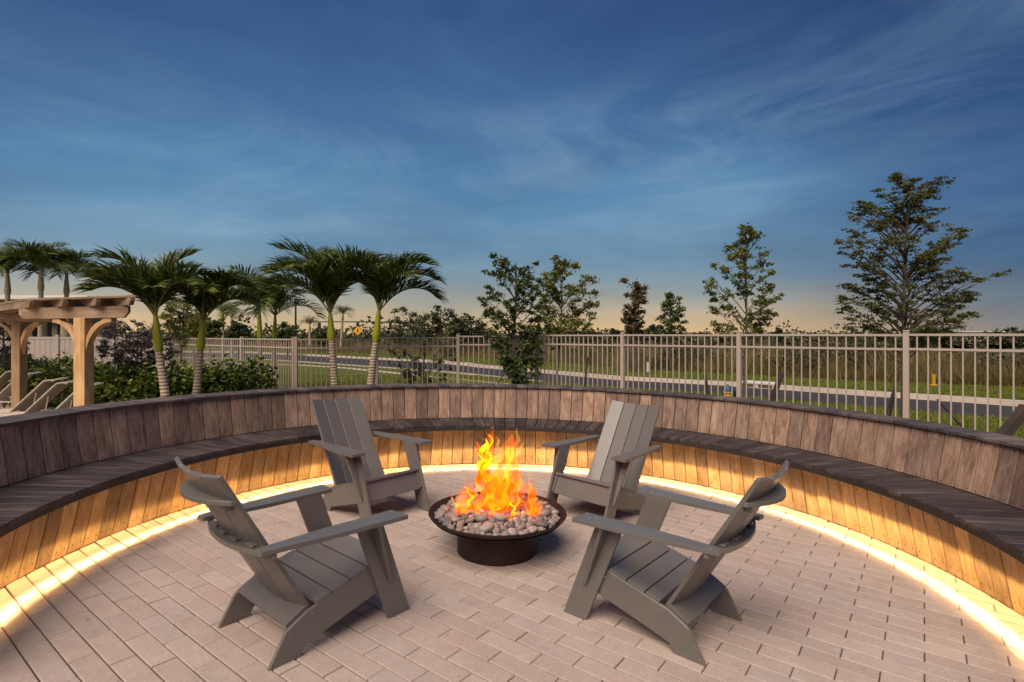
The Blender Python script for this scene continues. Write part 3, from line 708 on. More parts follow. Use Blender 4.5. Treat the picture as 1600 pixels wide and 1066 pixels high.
def tree(name, label, x, Y, ytop, sil, n_br, leaf_n, leaf, mat, trunk_r=.03, rise=.5, clump=.12, flat=1.0, group=None, xtop=None, base_y=None, seed=1, ground_z=GZ, bare=.3, depth=.8, y_low=None, extra=()):
    """sil: list of (photo y, left px, right px) for the crown's outline"""
    r = random.Random(seed); base = place(x, Y, ground_z); top = place(xtop or x, Y, zat(ytop, Y))
    t = thing(name, label, 'tree', base, 0, group); o = base
    tp = []
    for i in range(9):
        u = i / 8 * .95; p = base.lerp(top, u) + Vector((math.sin(u * 5 + seed) * .02 * Y / 8, math.cos(u * 4 + seed) * .03, 0)) * (u * (1 - u) * 4); tp.append(p)
    link('trunk', smooth(MB().tube([p - o for p in tp], [trunk_r * (1 - .8 * i / 8) + .002 for i in range(9)], 8).mesh()), BARK, t)
    ys = [s[0] for s in sil]; y0_, y1_ = min(ys), max(ys)
    def ext(yv): return (float(np.interp(yv, ys, [s[1] for s in sil])), float(np.interp(yv, ys, [s[2] for s in sil])))
    br = MB(); C = []; per = max(1, leaf_n // n_br)
    for k in range(n_br + len(extra)):
        yv = y0_ + (y1_ - y0_) * (min(1, (k + r.random()) / n_br)) ** .85
        lx, rx = ext(yv); zt_ = zat(yv, Y); ax = tp[0].lerp(tp[-1], min(1, max(0, (zt_ - ground_z) / (top.z - ground_z))))
        pxw = Y / FP; l, rr = ax.x - (lx - 800) * pxw, (rx - 800) * pxw - ax.x
        phi = r.uniform(0, 2 * math.pi) if k % 3 else (0 if (k // 3) % 2 else math.pi)
        dx = rr if math.cos(phi) > 0 else l; ln = r.uniform(.72, 1.0) if k % 3 == 0 else r.uniform(.4, 1.0)
        tip = Vector((ax.x + math.cos(phi) * dx * ln, ax.y + math.sin(phi) * depth * (l + rr) / 2 * ln, zt_))
        if k >= n_br: e_ = extra[k - n_br]; tip = place(e_[0], Y + r.uniform(-.3, .3), zat(e_[1], Y)); zt_ = tip.z
        h = math.hypot(tip.x - ax.x, tip.y - ax.y); zs = max(ground_z + .35 * (y_low is None), zt_ - h * rise - .03)
        u = (zs - ground_z) / (top.z - ground_z); st = tp[0].lerp(tp[-1], max(.12, min(.98, u)))
        mid_ = st.lerp(tip, .5) + Vector((r.gauss(0, .05), r.gauss(0, .05), h * .06)) 
        pts = [st, st.lerp(mid_, .5) + Vector((0, 0, h * .03)), mid_, mid_.lerp(tip, .55) + Vector((r.gauss(0, .03), r.gauss(0, .03), h * .02)), tip]
        br.tube([p - o for p in pts], [trunk_r * .34, trunk_r * .26, trunk_r * .2, trunk_r * .13, .002], 5)
        for _ in range(4):                   # twigs
            q = pts[2].lerp(tip, r.random()); e = q + Vector((r.gauss(0, clump), r.gauss(0, clump), r.gauss(.02, clump * .6 * flat))); br.tube([q - o, e - o], [.005, .0015], 4)
        s = rng.uniform(bare, 1.0, per); P = np.array([p[:] for p in pts]); idx = s * 4; i0 = np.clip(idx.astype(int), 0, 3); f_ = (idx - i0)[:, None]
        base_pts = P[i0] * (1 - f_) + P[i0 + 1] * f_
        nb = max(3, int(per / 26)); cc = rng.normal(size=(nb, 3)) * clump * np.array([1, 1, .55 * flat]); w_ = rng.integers(0, nb, per)
        # small tufts along the branch
        tuft = rng.uniform(bare, 1.0, nb) * 4; tuft[:2] = (3.95, 3.7); cc[:2] *= .3; ti = np.clip(tuft.astype(int), 0, 3); tf = (tuft - ti)[:, None]; tb = P[ti] * (1 - tf) + P[ti + 1] * tf + cc * .8
        pos = np.where(rng.random(per)[:, None] < .86, tb[w_] + rng.normal(size=(per, 3)) * clump * .34 * np.array([1, 1, .6 * flat]), base_pts + rng.normal(size=(per, 3)) * clump * .5 * np.array([1, 1, .5 * flat]))
        C.append(pos)
    link('branches', br.mesh(), BARK, t)
    C = np.concatenate(C) - np.array(o[:]); link('crown', quads(leaf_quads(C, leaf[0], leaf[1])), mat, t)
    return t
OAK = leafmat('oak_leaf', [(.014, .026, .007), (.042, .066, .015), (.085, .115, .026), (.15, .17, .045)])
LIGHT = leafmat('light_oak_leaf', [(.035, .050, .010), (.10, .12, .024), (.18, .19, .042), (.28, .25, .06)])
BROWN = leafmat('brown_leaf', [(.05, .034, .014), (.12, .085, .035), (.19, .13, .055)])
DULL = leafmat('dull_leaf', [(.010, .015, .007), (.025, .032, .014), (.045, .052, .025)])
tree('oak_tree', 'dark bushy young oak leaning over the fence behind the fire', 803, 11.3, 398,
     [(396, 768, 840), (420, 765, 843), (450, 752, 850), (480, 748, 848), (505, 745, 850), (530, 760, 850), (560, 785, 860), (590, 790, 835)], 60, 10000, (.075, .036), OAK, .045, .8, .10, seed=3, xtop=806, bare=.35)
tree('oak_tree', 'airy light green young oak just right of the dark one', 868, 14.5, 402,
     [(400, 866, 880), (425, 850, 910), (430, 848, 945), (450, 840, 936), (480, 838, 942), (505, 840, 935), (518, 850, 945)], 38, 5400, (.10, .048), LIGHT, .04, .9, .15, seed=5, xtop=880, bare=.45)
tree('slender_tree', 'narrow brown-leaved tree standing alone beyond the road', 992, 26, 436,
     [(436, 972, 1004), (448, 967, 1006), (460, 975, 1003), (475, 978, 1006), (490, 977, 1008), (510, 980, 1006), (525, 985, 1003)], 30, 3600, (.16, .08), BROWN, .07, .5, .22, seed=8, bare=.1, depth=1)
tree('sparse_tree', 'small sparse pointed tree right of the narrow brown one', 1048, 27, 457,
     [(457, 1046, 1056), (475, 1036, 1066), (495, 1030, 1070), (512, 1020, 1075), (524, 1016, 1078)], 34, 2600, (.15, .07), OAK, .06, .5, .2, seed=9, bare=.2, depth=1)
tree('oak_tree', 'open yellow-green young oak above the middle of the right fence', 1163, 12.5, 352,
     [(350, 1158, 1180), (372, 1152, 1190), (395, 1118, 1196), (420, 1105, 1206), (440, 1095, 1206), (465, 1085, 1218), (490, 1098, 1216), (515, 1103, 1195)], 40, 5400, (.085, .042), LIGHT, .038, .8, .12, seed=12, xtop=1166, bare=.4)
LAY = leafmat('layered_leaf', [(.020, .028, .008), (.055, .066, .014), (.11, .115, .028), (.19, .17, .05)])
tree('layered_tree', 'tall dark tree with tiered horizontal branches at the right', 1408, 8.3, 268,
     [(266, 1396, 1478), (285, 1388, 1478), (310, 1340, 1440), (318, 1338, 1476), (345, 1326, 1446), (356, 1322, 1500), (376, 1308, 1502), (400, 1318, 1480), (420, 1322, 1500), (432, 1320, 1575), (440, 1316, 1520), (465, 1310, 1515), (490, 1306, 1520), (505, 1310, 1480), (522, 1322, 1450)],
     82, 17500, (.054, .026), LAY, .042, .55, .10, flat=.5, seed=15, xtop=1420, bare=.3, depth=.8,
     extra=[(1572, 424), (1535, 436), (1308, 378), (1345, 311), (1476, 284), (1500, 357), (1310, 470), (1518, 462), (1520, 488)])
DARKSH = leafmat('purple_grey_leaf', [(.020, .018, .017), (.052, .046, .044), (.10, .085, .082), (.16, .14, .135)], transl=.1)
tree('small_tree', 'rounded small tree with dark greyish leaves beside the pergola', 215, 10.9, 505,
     [(502, 185, 240), (515, 162, 262), (535, 150, 272), (550, 146, 275), (562, 160, 262), (568, 190, 240)], 46, 5200, (.062, .034), DARKSH, .03, .35, .10, seed=21, bare=.15, depth=1)
tree('small_tree', 'thin yellowish tree behind the pergola palms', 285, 16.5, 462,
     [(462, 270, 300), (480, 258, 318), (500, 255, 322), (525, 262, 318)], 26, 1800, (.12, .055), LIGHT, .03, .7, .18, seed=22, bare=.3, depth=1)
tree('small_tree', 'dark loose shrubby tree behind the fence right of the middle palms', 662, 13.6, 478,
     [(476, 640, 650), (490, 600, 690), (505, 590, 715), (525, 585, 738), (550, 600, 725), (575, 612, 712), (600, 625, 700)], 44, 2000, (.085, .042), OAK, .028, .8, .11, seed=23, bare=.4, depth=.6)
tree('small_tree', 'dark leafy small tree at the left edge behind the sunbeds', 6, 13.5, 505,
     [(503, -20, 25), (520, -30, 40), (545, -30, 45), (565, -25, 30)], 24, 2200, (.07, .04), DARKSH, .03, .4, .13, seed=24, bare=.2, depth=1)

# palms
FROND = leafmat('palm_frond', [(.012, .022, .005), (.035, .056, .010), (.085, .115, .02), (.21, .215, .048)], transl=.2, rough=.4)
PTR = None
def palm_mats():
    m, t, b = newmat('ringed_trunk'); tc = t.add('ShaderNodeTexCoord')
    s = t.add('ShaderNodeSeparateXYZ'); t.link(tc.outputs['Object'], s.inputs[0])
    nz_ = t.noise(tc.outputs['Object'], 9, 4, .6)
    wv = t.math('SINE', t.math('ADD', t.math('MULTIPLY', s.outputs[2], 112), t.math('MULTIPLY', nz_, 3)))
    c = t.ramp(t.math('ADD', t.math('MULTIPLY', wv, .5), .5), [(0, (.24, .165, .105)), (.3, (.46, .34, .235)), (1, (.62, .49, .36))])
    c = t.mix(1.0, c, t.ramp(nz_, [(.3, (.75, .75, .75)), (.7, (1.15, 1.1, 1.05))]), 'MULTIPLY')
    t.link(c, b.inputs['Base Color']); b.inputs['Roughness'].default_value = .85; bump(t, b, wv, .5, .008)
    m2, t, b = newmat('crownshaft_green'); tc = t.add('ShaderNodeTexCoord'); n2 = t.noise(t.mapping(tc.outputs['Object'], scale=(6, 6, 1.2)), 3, 4, .6)
    t.link(t.ramp(n2, [(.3, (.22, .26, .012)), (.6, (.42, .38, .015)), (.8, (.58, .44, .02))]), b.inputs['Base Color']); b.inputs['Roughness'].default_value = .45
    m3 = plain('frond_stalk', (.20, .19, .04), .5, var=.2)
    return m, m2, m3
PTR, PSH, PST = palm_mats()
def frond(az, el, L, droop, leaf_l, seed, nleaf=46, side=0):
    r = random.Random(seed); p = Vector((0, 0, 0)); pts = [p.copy()]; e = el; st = L / 22; a = az; dirs = []
    for i in range(22):
        d = Vector((math.cos(a) * math.cos(e), math.sin(a) * math.cos(e), math.sin(e))); dirs.append(d); p = p + d * st; pts.append(p.copy())
        e -= droop / 22 * (.4 + 1.5 * i / 22); a += side / 22
    dirs.append(dirs[-1]); mb = MB().tube(pts, [.016 * (1 - i / 24) + .002 for i in range(23)], 5); Q = []
    for i in range(nleaf):
        t = .16 + .84 * i / (nleaf - 1); f_ = t * 22; k = min(21, int(f_)); q = pts[k].lerp(pts[k + 1], f_ - k); d = dirs[k]
        sd = d.cross(Vector((0, 0, 1))); sd = sd.normalized() if sd.length > .05 else Vector((math.sin(a), -math.cos(a), 0)); up = sd.cross(d).normalized()
        ll = leaf_l * (.5 + 1.1 * math.sin(math.pi * min(1, (t * .85 + .1))) ** .8) * .92
        for s in (-1, 1):
            fw = .75 + .5 * t + r.gauss(0, .08); v = (d * fw + sd * s * (1.0 + r.gauss(0, .1)) + up * (.62 + r.gauss(0, .16))).normalized()
            l_ = ll * r.uniform(.85, 1.1); g_ = Vector((0, 0, -1)); a0 = q; a1 = q + v * l_ * .5 + g_ * l_ * .02; a2 = q + v * l_ * .96 + g_ * l_ * (.16 + r.random() * .16)
            wv = d.cross(v); wv = (v.cross(wv)).normalized() * .0; wd = (d - v * d.dot(v)).normalized() * .015
            Q.append([a0 - wd * .5, a0 + wd * .5, a1 + wd, a1 - wd]); Q.append([a1 - wd, a1 + wd, a2 + wd * .12, a2 - wd * .12])
    return mb, Q
def palm(label, base_px, Y, shaft_px, crown_px, r0, fr, group='palms with green crownshafts by the bench', seed=0, L=1.35, leaf_l=.42, base_z=GZ, nleaf=60, shaft=None):
    """base_px x; shaft_px (x,y) where green begins; crown_px (x,y) where fronds spring"""
    b = place(base_px, Y, base_z); s = place(shaft_px[0], Y, zat(shaft_px[1], Y)); c = place(crown_px[0], Y, zat(crown_px[1], Y))
    t = thing('palm_tree', label, 'palm tree', b, 0, group); pts, rad = [], []
    for i in range(41):
        u = i / 40; p = b.lerp(s, u); bow = Vector(((s.x - b.x) * (u * u - u) * .35, 0, 0)); pts.append(p + bow - b); rad.append(r0 * (1.15 - .42 * u) * (1 + .035 * (1 if i % 2 else -1)))
    link('trunk', smooth(MB().tube(pts, rad, 14).mesh(), 60), PTR, t)
    pts = [s.lerp(c, i / 8) - b for i in range(9)]; rad = [r0 * q for q in (.80, .98, .96, .88, .8, .72, .64, .55, .45)]
    link('crownshaft', smooth(MB().tube(pts, rad, 14).mesh(), 60), shaft or PSH, t)
    r = random.Random(seed)
    for i, (az, el, l, dr, sd) in enumerate(fr):
        mb, Q = frond(R(az), R(el + 9), L * l * 1.12, dr * .9, leaf_l, seed * 50 + i, nleaf, sd)
        st = link('frond', quads(np.array([[v[:] for v in q] for q in Q]), 'frond'), FROND, t, c - b + Vector((0, 0, -.02)))
        link('stalk', mb.mesh(), PST, st)
    return t
def fr_set(seed, bias=0, n=13):
    r = random.Random(seed); out = []
    for i in range(n):
        az = 360 * i / n + r.uniform(-14, 14); el = 78 - 40 * (i % 3) / 2 - r.uniform(0, 12)
        out.append((az, el, r.uniform(.8, 1.08), r.uniform(1.5, 2.1), r.uniform(-.3, .3)))
    return out
palm('palm tree with orange-green shaft nearest the pergola', 267, 8.9, (248, 549), (243, 494), .075, [(180, 62, 1.05, 1.7, 0), (170, 50, .95, 1.4, 0), (195, 78, 1.0, 1.7, .1), (150, 70, .95, 1.6, 0), (80, 75, .9, 1.5, 0), (20, 70, .85, 1.7, 0), (340, 64, .75, 1.8, 0), (225, 62, .85, 1.7, 0), (120, 62, .9, 1.8, 0), (200, 52, .8, 1.7, 0), (300, 68, .6, 1.8, 0), (45, 82, .95, 1.3, 0)], seed=31, L=1.2, leaf_l=.40)
palm('palm tree leaning right of the one nearest the pergola', 303, 9.4, (313, 546), (318, 500), .072, [(0, 64, 1.0, 1.9, 0), (10, 48, .8, 1.7, 0), (340, 72, .95, 1.7, 0), (30, 76, .9, 1.5, 0), (90, 72, .85, 1.6, 0), (150, 66, .95, 1.9, 0), (185, 62, .85, 1.9, 0), (215, 74, .9, 1.7, 0), (300, 66, .8, 1.9, 0), (120, 80, .8, 1.4, 0)], seed=32, L=1.05, leaf_l=.38)
palm('palm tree with curved left fronds, left of the middle pair', 526, 10.9, (518, 532), (516, 490), .078, [(180, 66, 1.0, 1.85, 0), (176, 50, .95, 2.0, 0), (190, 78, 1.05, 1.6, 0), (160, 72, .95, 1.7, 0), (210, 66, .9, 1.9, 0), (90, 80, .95, 1.3, 0), (30, 74, 1.0, 1.7, 0), (0, 62, .8, 2.0, 0), (330, 74, .95, 1.6, 0), (260, 70, .9, 1.9, 0), (130, 80, 1.0, 1.4, 0), (60, 66, .9, 1.8, 0)], seed=33, L=1.5, leaf_l=.50)
palm('palm tree with drooping right fronds, right of the middle pair', 574, 10.9, (587, 533), (592, 486), .078, [(0, 60, 1.0, 1.9, 0), (350, 70, 1.08, 1.85, 0), (12, 46, .9, 1.9, 0), (20, 76, 1.0, 1.6, 0), (60, 72, .95, 1.7, 0), (100, 80, .95, 1.4, 0), (150, 74, .95, 1.7, 0), (180, 70, .7, 1.9, 0), (225, 78, .85, 1.6, 0), (320, 66, .85, 1.9, 0)], seed=34, L=1.34, leaf_l=.46)
palm('smaller palm tree beyond the left fence, left of its twin', 405, 15.5, (406, 530), (405, 482), .075, fr_set(5), seed=35, L=1.35, leaf_l=.45, group='two smaller palms beyond the fence', nleaf=34)
palm('smaller palm tree beyond the left fence, right of its twin', 428, 16.5, (429, 532), (430, 492), .07, fr_set(6), seed=36, L=1.4, leaf_l=.45, group='two smaller palms beyond the fence', nleaf=34)
# fox-tail palms at the far left and little far palms
for lab, x, Y, yb, yc, L_, n_ in (('bushy palm tree at the left edge above the pergola', 12, 24, 460, 428, 1.25, 13), ('bushy double-trunked palm tree above the pergola', 64, 24, 455, 420, 1.35, 15),
        ('bushy palm tree above the right pergola post', 104, 25, 460, 430, 1.25, 13)):
    palm(lab, x, Y, (x, yb), (x, yc), .12, fr_set(int(x), n=n_), group='bushy palms above the pergola', seed=int(x), L=L_, leaf_l=.62, nleaf=44, shaft=PTR)
palm('tiny distant palm with round crown between the middle pair', 533, 60, (535, 500), (536, 492), .16, fr_set(77, n=11), group='distant small palms', seed=77, L=1.1, leaf_l=.8, nleaf=16)
palm('tiny distant palm right of the lamp post', 484, 62, (484, 515), (484, 508), .16, fr_set(78, n=9), group='distant small palms', seed=78, L=1.0, leaf_l=.7, nleaf=16)
palm('tiny distant palm under the second pergola-side palm', 349, 40, (348, 500), (348, 490), .12, fr_set(79, n=9), group='distant small palms', seed=79, L=1.1, leaf_l=.6, nleaf=16)
palm('tiny distant palm left of the two smaller palms', 363, 42, (362, 505), (362, 497), .12, fr_set(80, n=9), group='distant small palms', seed=80, L=1.0, leaf_l=.6, nleaf=16)

# hedges and bed plants
CLU = leafmat('clusia_leaf', [(.014, .030, .005), (.055, .095, .013), (.17, .22, .028), (.48, .46, .09)], transl=.12, rough=.35)
def bush(name, label, cat, poly, hgt, n, leaf, mat, group=None, stems=True):
    """leafy mass following plan points (x,y,radius,height)"""
    o = Vector((poly[0][0], poly[0][1], GZ)); t = thing(name, label, cat, o, 0, group); C = []; A = np.array([p[2] for p in poly]); A = A ** 2 / sum(A ** 2)
    st = MB()
    for (x, y, r, h), q in zip(poly, A):
        m = int(n * q) + 8; u = rand_unit(m); rad = rng.uniform(.55, 1.0, m) ** .6
        bumps = 1 + .22 * np.sin(u[:, 0] * 7 + x * 3) * np.cos(u[:, 1] * 6 + y * 5) + .1 * np.sin(u[:, 2] * 13 + x)
        P = u * rad[:, None] * bumps[:, None] * np.array([r, r, h / 2]) + np.array([x, y, GZ + h * .48]); C.append(P[P[:, 2] > GZ + .02])
        for _ in range(7):
            a = random.uniform(0, 6.28); st.tube([(x - o.x, y - o.y, 0), (x - o.x + math.cos(a) * r * .5, y - o.y + math.sin(a) * r * .5, h * .7)], [.012, .004], 5)
    link('stems', st.mesh(), BARK, t)
    C = np.concatenate(C) - np.array(o[:]); link('foliage', quads(leaf_quads(C, leaf[0], leaf[1], up=.6)), mat, t); return t
def hedge_pts(a, b, n, r, h):
    return [(a[0] + (b[0] - a[0]) * i / (n - 1) + random.gauss(0, .08), a[1] + (b[1] - a[1]) * i / (n - 1) + random.gauss(0, .08), r * random.uniform(.9, 1.15), h * random.uniform(.88, 1.14)) for i in range(n)]
h1 = place(-20, 14.6), place(118, 13.6); bush('clusia_hedge', 'leafy green hedge behind the sunbeds, under the pergola', 'hedge', hedge_pts(h1[0], h1[1], 9, .65, 1.32), 1, 12000, (.11, .08), CLU)
h2 = place(140, 11.2), place(245, 10.6); bush('clusia_hedge', 'dark green hedge right of the near pergola post', 'hedge', hedge_pts(h2[0], h2[1], 7, .5, 1.25), 1, 9500, (.095, .07), CLU)
h3 = place(262, 10.9), place(400, 10.9); bush('clusia_hedge', 'dark green hedge behind the two left palms', 'hedge', hedge_pts(h3[0], h3[1], 8, .42, 1.22), 1, 9500, (.092, .068), CLU)
b_ = place(418, 10.6); bush('clusia_shrub', 'low green shrub where the left hedge ends', 'shrub', [(b_.x, b_.y, .34, .78), (b_.x + .25, b_.y, .25, .55)], 1, 1400, (.07, .05), CLU)
CROT = leafmat('bronze_leaf', [(.05, .022, .006), (.12, .055, .012), (.18, .095, .018), (.14, .13, .03)], transl=.2)
GOLD = leafmat('golden_leaf', [(.06, .06, .008), (.16, .14, .015), (.26, .20, .03)], transl=.2)
def spiky(name, label, x0, x1, Y, h, n, mat, group=None, wd=.018):
    a, b = place(x0, Y), place(x1, Y); o = Vector(((a.x + b.x) / 2, Y, GZ)); t = thing(name, label, 'shrub', o, 0, group)
    P = np.stack([rng.uniform(a.x, b.x, n) - o.x, rng.uniform(-.25, .25, n), np.zeros(n)], 1); d = np.stack([rng.normal(0, .32, n), rng.normal(0, .32, n), np.ones(n)], 1); d /= np.linalg.norm(d, axis=1)[:, None]
    L_ = (h * rng.uniform(.6, 1.08, n))[:, None]; s = rand_unit(n) * wd; s[:, 2] *= .2; m = P + d * L_ * .55
    link('foliage', quads(np.stack([m - s, P + d * L_ * .0 - s * .5, m + s, P + d * L_ + np.array([0, 0, 0])], 1)[:, [1, 0, 3, 2]]), mat, t)
    return t
spiky('bronze_shrub', 'bronze spiky shrub at the foot of the right middle palm', 570, 640, 9.9, .62, 1500, CROT)
spiky('bronze_shrub', 'bronze and green spiky shrub below the loose dark tree', 632, 668, 9.9, .58, 900, CROT)
spiky('bronze_shrub', 'low bronze shrub between the middle palms', 532, 566, 10, .50, 700, CROT)
spiky('golden_shrub', 'small golden shrub in front of the corner fence post', 466, 505, 10.2, .47, 500, GOLD)
b_ = place(694, 9.9); bush('yellow_green_shrub', 'small bright yellow-green pointed shrub behind the bench', 'shrub', [(b_.x, b_.y, .12, .62)], 1, 500, (.05, .03), GOLD)
b_ = place(722, 10.2); bush('green_shrub', 'low dark green shrub right of the yellow-green one', 'shrub', [(b_.x, b_.y, .3, .5), (b_.x - .9, b_.y + .1, .28, .5)], 1, 1300, (.05, .03), OAK)
spiky('spiky_plant', 'spiky light green plant in front of the left hedge', 185, 235, 8.6, .55, 160, LIGHT, wd=.012)
spiky('spiky_plant', 'spiky yellow-green plant at the right edge behind the bench', 1592, 1640, 5.3, .62, 90, GOLD, wd=.02)

# stakes and straps
STK = plain('dark_stake', (.05, .038, .03), .9, var=.3)
def stake(label, x0, y0, x1, y1, Y, w_=.04, to_ground=True, group='tree stakes behind the bench'):
    a = place(x0, Y, zat(y0, Y)); b = place(x1, Y, zat(y1, Y)); d = (b - a); k = (GZ - a.z) / d.z; b = a + d * k
    o = link('stake', MB().bar(a - b, Vector((0, 0, 0)), w_).mesh(bevel=.004), STK, None, b, label=label, cat='stake', group=group); return o
stake('thin dark upright stake between fence posts right of the oaks', 918.8, 558, 913, 606, 9.6, .035)
stake('short dark stake left of the yellow and blue hydrant', 1101, 586, 1107, 616, 10.5, .05)
stake('dark leaning stake right of the kerb inlet', 1222, 582, 1207, 624, 9.0, .07)
stake('thick dark stake leaning at the right edge of the picture', 1604, 636, 1566, 682, 6.3, .10)
stake('dark thin stake leaning under the dark bushy oak', 793, 576, 776, 603, 10, .02)
stake('dark strut left of the tiered tree trunk', 1402, 590, 1384, 650, 7.9, .022)
stake('second dark strut close to the tiered tree trunk', 1400, 605, 1390, 650, 8.0, .03)
stake('thin dark strut right of the tiered tree', 1464, 624, 1500, 664, 7.3, .018)
stake('dark stake in the hedge between the two left palms', 271, 565, 266, 590, 10.2, .03)

# ------------------------------------------------------------------ roadside
def grass_blades(name, pts_fn, n, h, wd, mat):
    P = pts_fn(n); n = len(P); P = np.concatenate([P, np.full((n, 1), GZ)], 1); d = np.stack([rng.normal(0, .28, n), rng.normal(0, .28, n), np.ones(n)], 1)
    H_ = (h * rng.uniform(.5, 1.2, n))[:, None]; s = np.stack([rng.normal(size=n), rng.normal(size=n) * .4, np.zeros(n)], 1); s /= np.linalg.norm(s, axis=1)[:, None]; s *= wd
    return link(name, quads(np.stack([P - s, P + s, P + d * H_], 1), name, per=3), mat, kind='stuff')
LAWNB = leafmat('grass_blade', [(.040, .055, .009), (.105, .14, .02), (.18, .205, .036), (.27, .26, .07)], transl=.2, spec=.1)
def between(A, B, n, lo=0, hi=1):
    A = np.array(A); B = np.array(B); i = rng.integers(0, len(A) - 1, n); t = rng.random(n)[:, None]; s = (lo + (hi - lo) * rng.random(n))[:, None]
    a = A[i] * (1 - t) + A[i + 1] * t; b = B[i] * (1 - t) + B[i + 1] * t; return a * (1 - s) + b * s
VG = [ground(*p) for p in [(2300, 650), (1900, 624), (1600, 606), (1500, 602.5), (1340, 596), (1134, 585), (965, 575.5), (852, 566), (754, 560), (687, 556), (569, 552), (470, 549), (380, 546)]]
grass_blades('verge_grass', lambda n: between(offset(F[:-1], -.3), VG, n, 0, 1.02), 60000, .07, .012, LAWNB)
FN = [(9.0, 3.5)] + [tuple(p) for p in right[::-1]] + [tuple(p) for p in mid[::-1]][1:]
FNr = [(x + .2, y + .3) for x, y in FN]
def lawn_pts(n):
    X = rng.uniform(-11, 14, n * 3); Y = rng.uniform(4.5, 24, n * 3) ; keep = []
    fx = [p[0] for p in FN][::-1]; fy = [p[1] for p in FN][::-1]; nx = [p[0] for p in N][::-1]; ny = [p[1] for p in N][::-1]
    o = np.argsort(nx); yn = np.interp(X, np.array(nx)[o], np.array(ny)[o]); o = np.argsort(fx); yf = np.interp(X, np.array(fx)[o], np.array(fy)[o])
    k = (Y > yf - .9) & (Y < yn - .05); return np.stack([X[k], Y[k]], 1)[:n]
grass_blades('lawn_grass', lawn_pts, 90000, .075, .010, LAWNB)
# wild growth beyond the verge
STRAW = leafmat('wild_grass_blade', [(.045, .035, .012), (.11, .092, .032), (.21, .16, .066), (.40, .28, .14)], transl=.2, spec=.1)
WILD = leafmat('wild_leaf', [(.010, .014, .004), (.035, .040, .012), (.075, .074, .024), (.14, .11, .04)], transl=.15)
VB = offset(VG, -7)
P = between(VG, VB, 52000, 0, 1); n = len(P); dist = np.hypot(P[:, 0], P[:, 1])
patch = .5 + .5 * np.sin(P[:, 0] * .8 + 1) * np.cos(P[:, 1] * .55)
hh = np.clip((.35 + 1.05 * rng.random(n)) * (.35 + .85 * patch), .2, 1.7) * rng.uniform(.75, 1.1, n)
B3 = np.concatenate([P, np.full((n, 1), GZ)], 1); d = np.stack([rng.normal(0, .30, n), rng.normal(0, .30, n), np.ones(n)], 1) * hh[:, None]
s = np.stack([rng.normal(size=n), rng.normal(size=n) * .4, np.zeros(n)], 1); s /= np.linalg.norm(s, axis=1)[:, None]; s *= .018
link('wild_grass', quads(np.stack([B3 - s, B3 + s, B3 + d], 1), 'wild', per=3, rnd=np.clip(patch * .5 + rng.random(n) * .5, 0, 1)), STRAW, kind='stuff')
FIELD = plain('dry_field', (.065, .066, .024), .95, var=.5, scale=.6, bmp=.6)
link('field', ribbon(offset(VG, -.6), offset(VG, -160), GZ + .006), FIELD, kind='structure')
cl_ = between(offset(VG, -1.6), offset(VG, -16), 700, 0, 1); C = []
for (x, y) in cl_:
    r = random.uniform(.4, 1.2); q = .5 + .5 * math.sin(x * .55 + 2 * math.sin(y * .4)); hgt = random.uniform(.5, 1.1) + 1.15 * q * random.random(); m = 120
    u = rand_unit(m) * (rng.uniform(.5, 1, m) ** .5)[:, None] * np.array([r, r, hgt / 2]); C.append(u + np.array([x, y, GZ + hgt / 2 - .05]))
C = np.concatenate(C); link('wild_scrub', quads(leaf_quads(C, .17, .085), rnd=np.clip(rng.random(len(C)) * .55 + np.repeat(rng.random(len(cl_)) * .5, 120), 0, 1)), WILD, kind='stuff')
# far wood on the horizon
C = []
for k in range(420):
    a = random.uniform(-1.25, 1.1); D = random.uniform(75, 130); x, y = math.tan(a * .75) * D, D
    r = random.uniform(1.6, 3.6); hgt = random.uniform(1.3, 3.0) * (1.0 if x > -10 else 1.15) * (1.5 if random.random() < .14 else 1); m = 60
    u = rand_unit(m) * (rng.uniform(.4, 1, m) ** .5)[:, None] * np.array([r, r, hgt / 2]); C.append(u + np.array([x, y, GZ + hgt / 2]))
C = np.concatenate(C); link('far_wood', quads(leaf_quads(C, .7, .4)), WILD, kind='stuff')
PINE = leafmat('pine_leaf', [(.008, .012, .004), (.022, .030, .009), (.05, .055, .018)], transl=.1)
k = 0
for (x, Y, yt, wpx, lab) in ((690, 44, 478, 17, 'round-topped pine tree farthest left of the distant row'), (676, 50, 492, 14, 'short pine tree left of the distant round-topped ones'), (712, 46, 487, 14, 'round-topped pine tree second in the distant row'), (722, 52, 498, 10, 'small pine tree between distant round-topped ones'),
        (735, 46, 492, 13, 'pine tree third in the distant row'), (655, 48, 488, 12, 'pine tree behind the loose dark tree'), (625, 52, 496, 14, 'low pine tree right of the middle palms'), (745, 50, 500, 12, 'pine tree beside the dark bushy oak')):
    k += 1
    tree('pine_tree', lab, x, Y, yt, [(yt, x - wpx * .5, x + wpx * .5), (yt + 8, x - wpx, x + wpx), (yt + 22, x - wpx * .9, x + wpx * .9), (yt + 38, x - wpx * .6, x + wpx * .6)], 20, 800, (.26, .12), PINE, .10, .5, .36, group='pines on the skyline', seed=50 + k, bare=.2, depth=1)
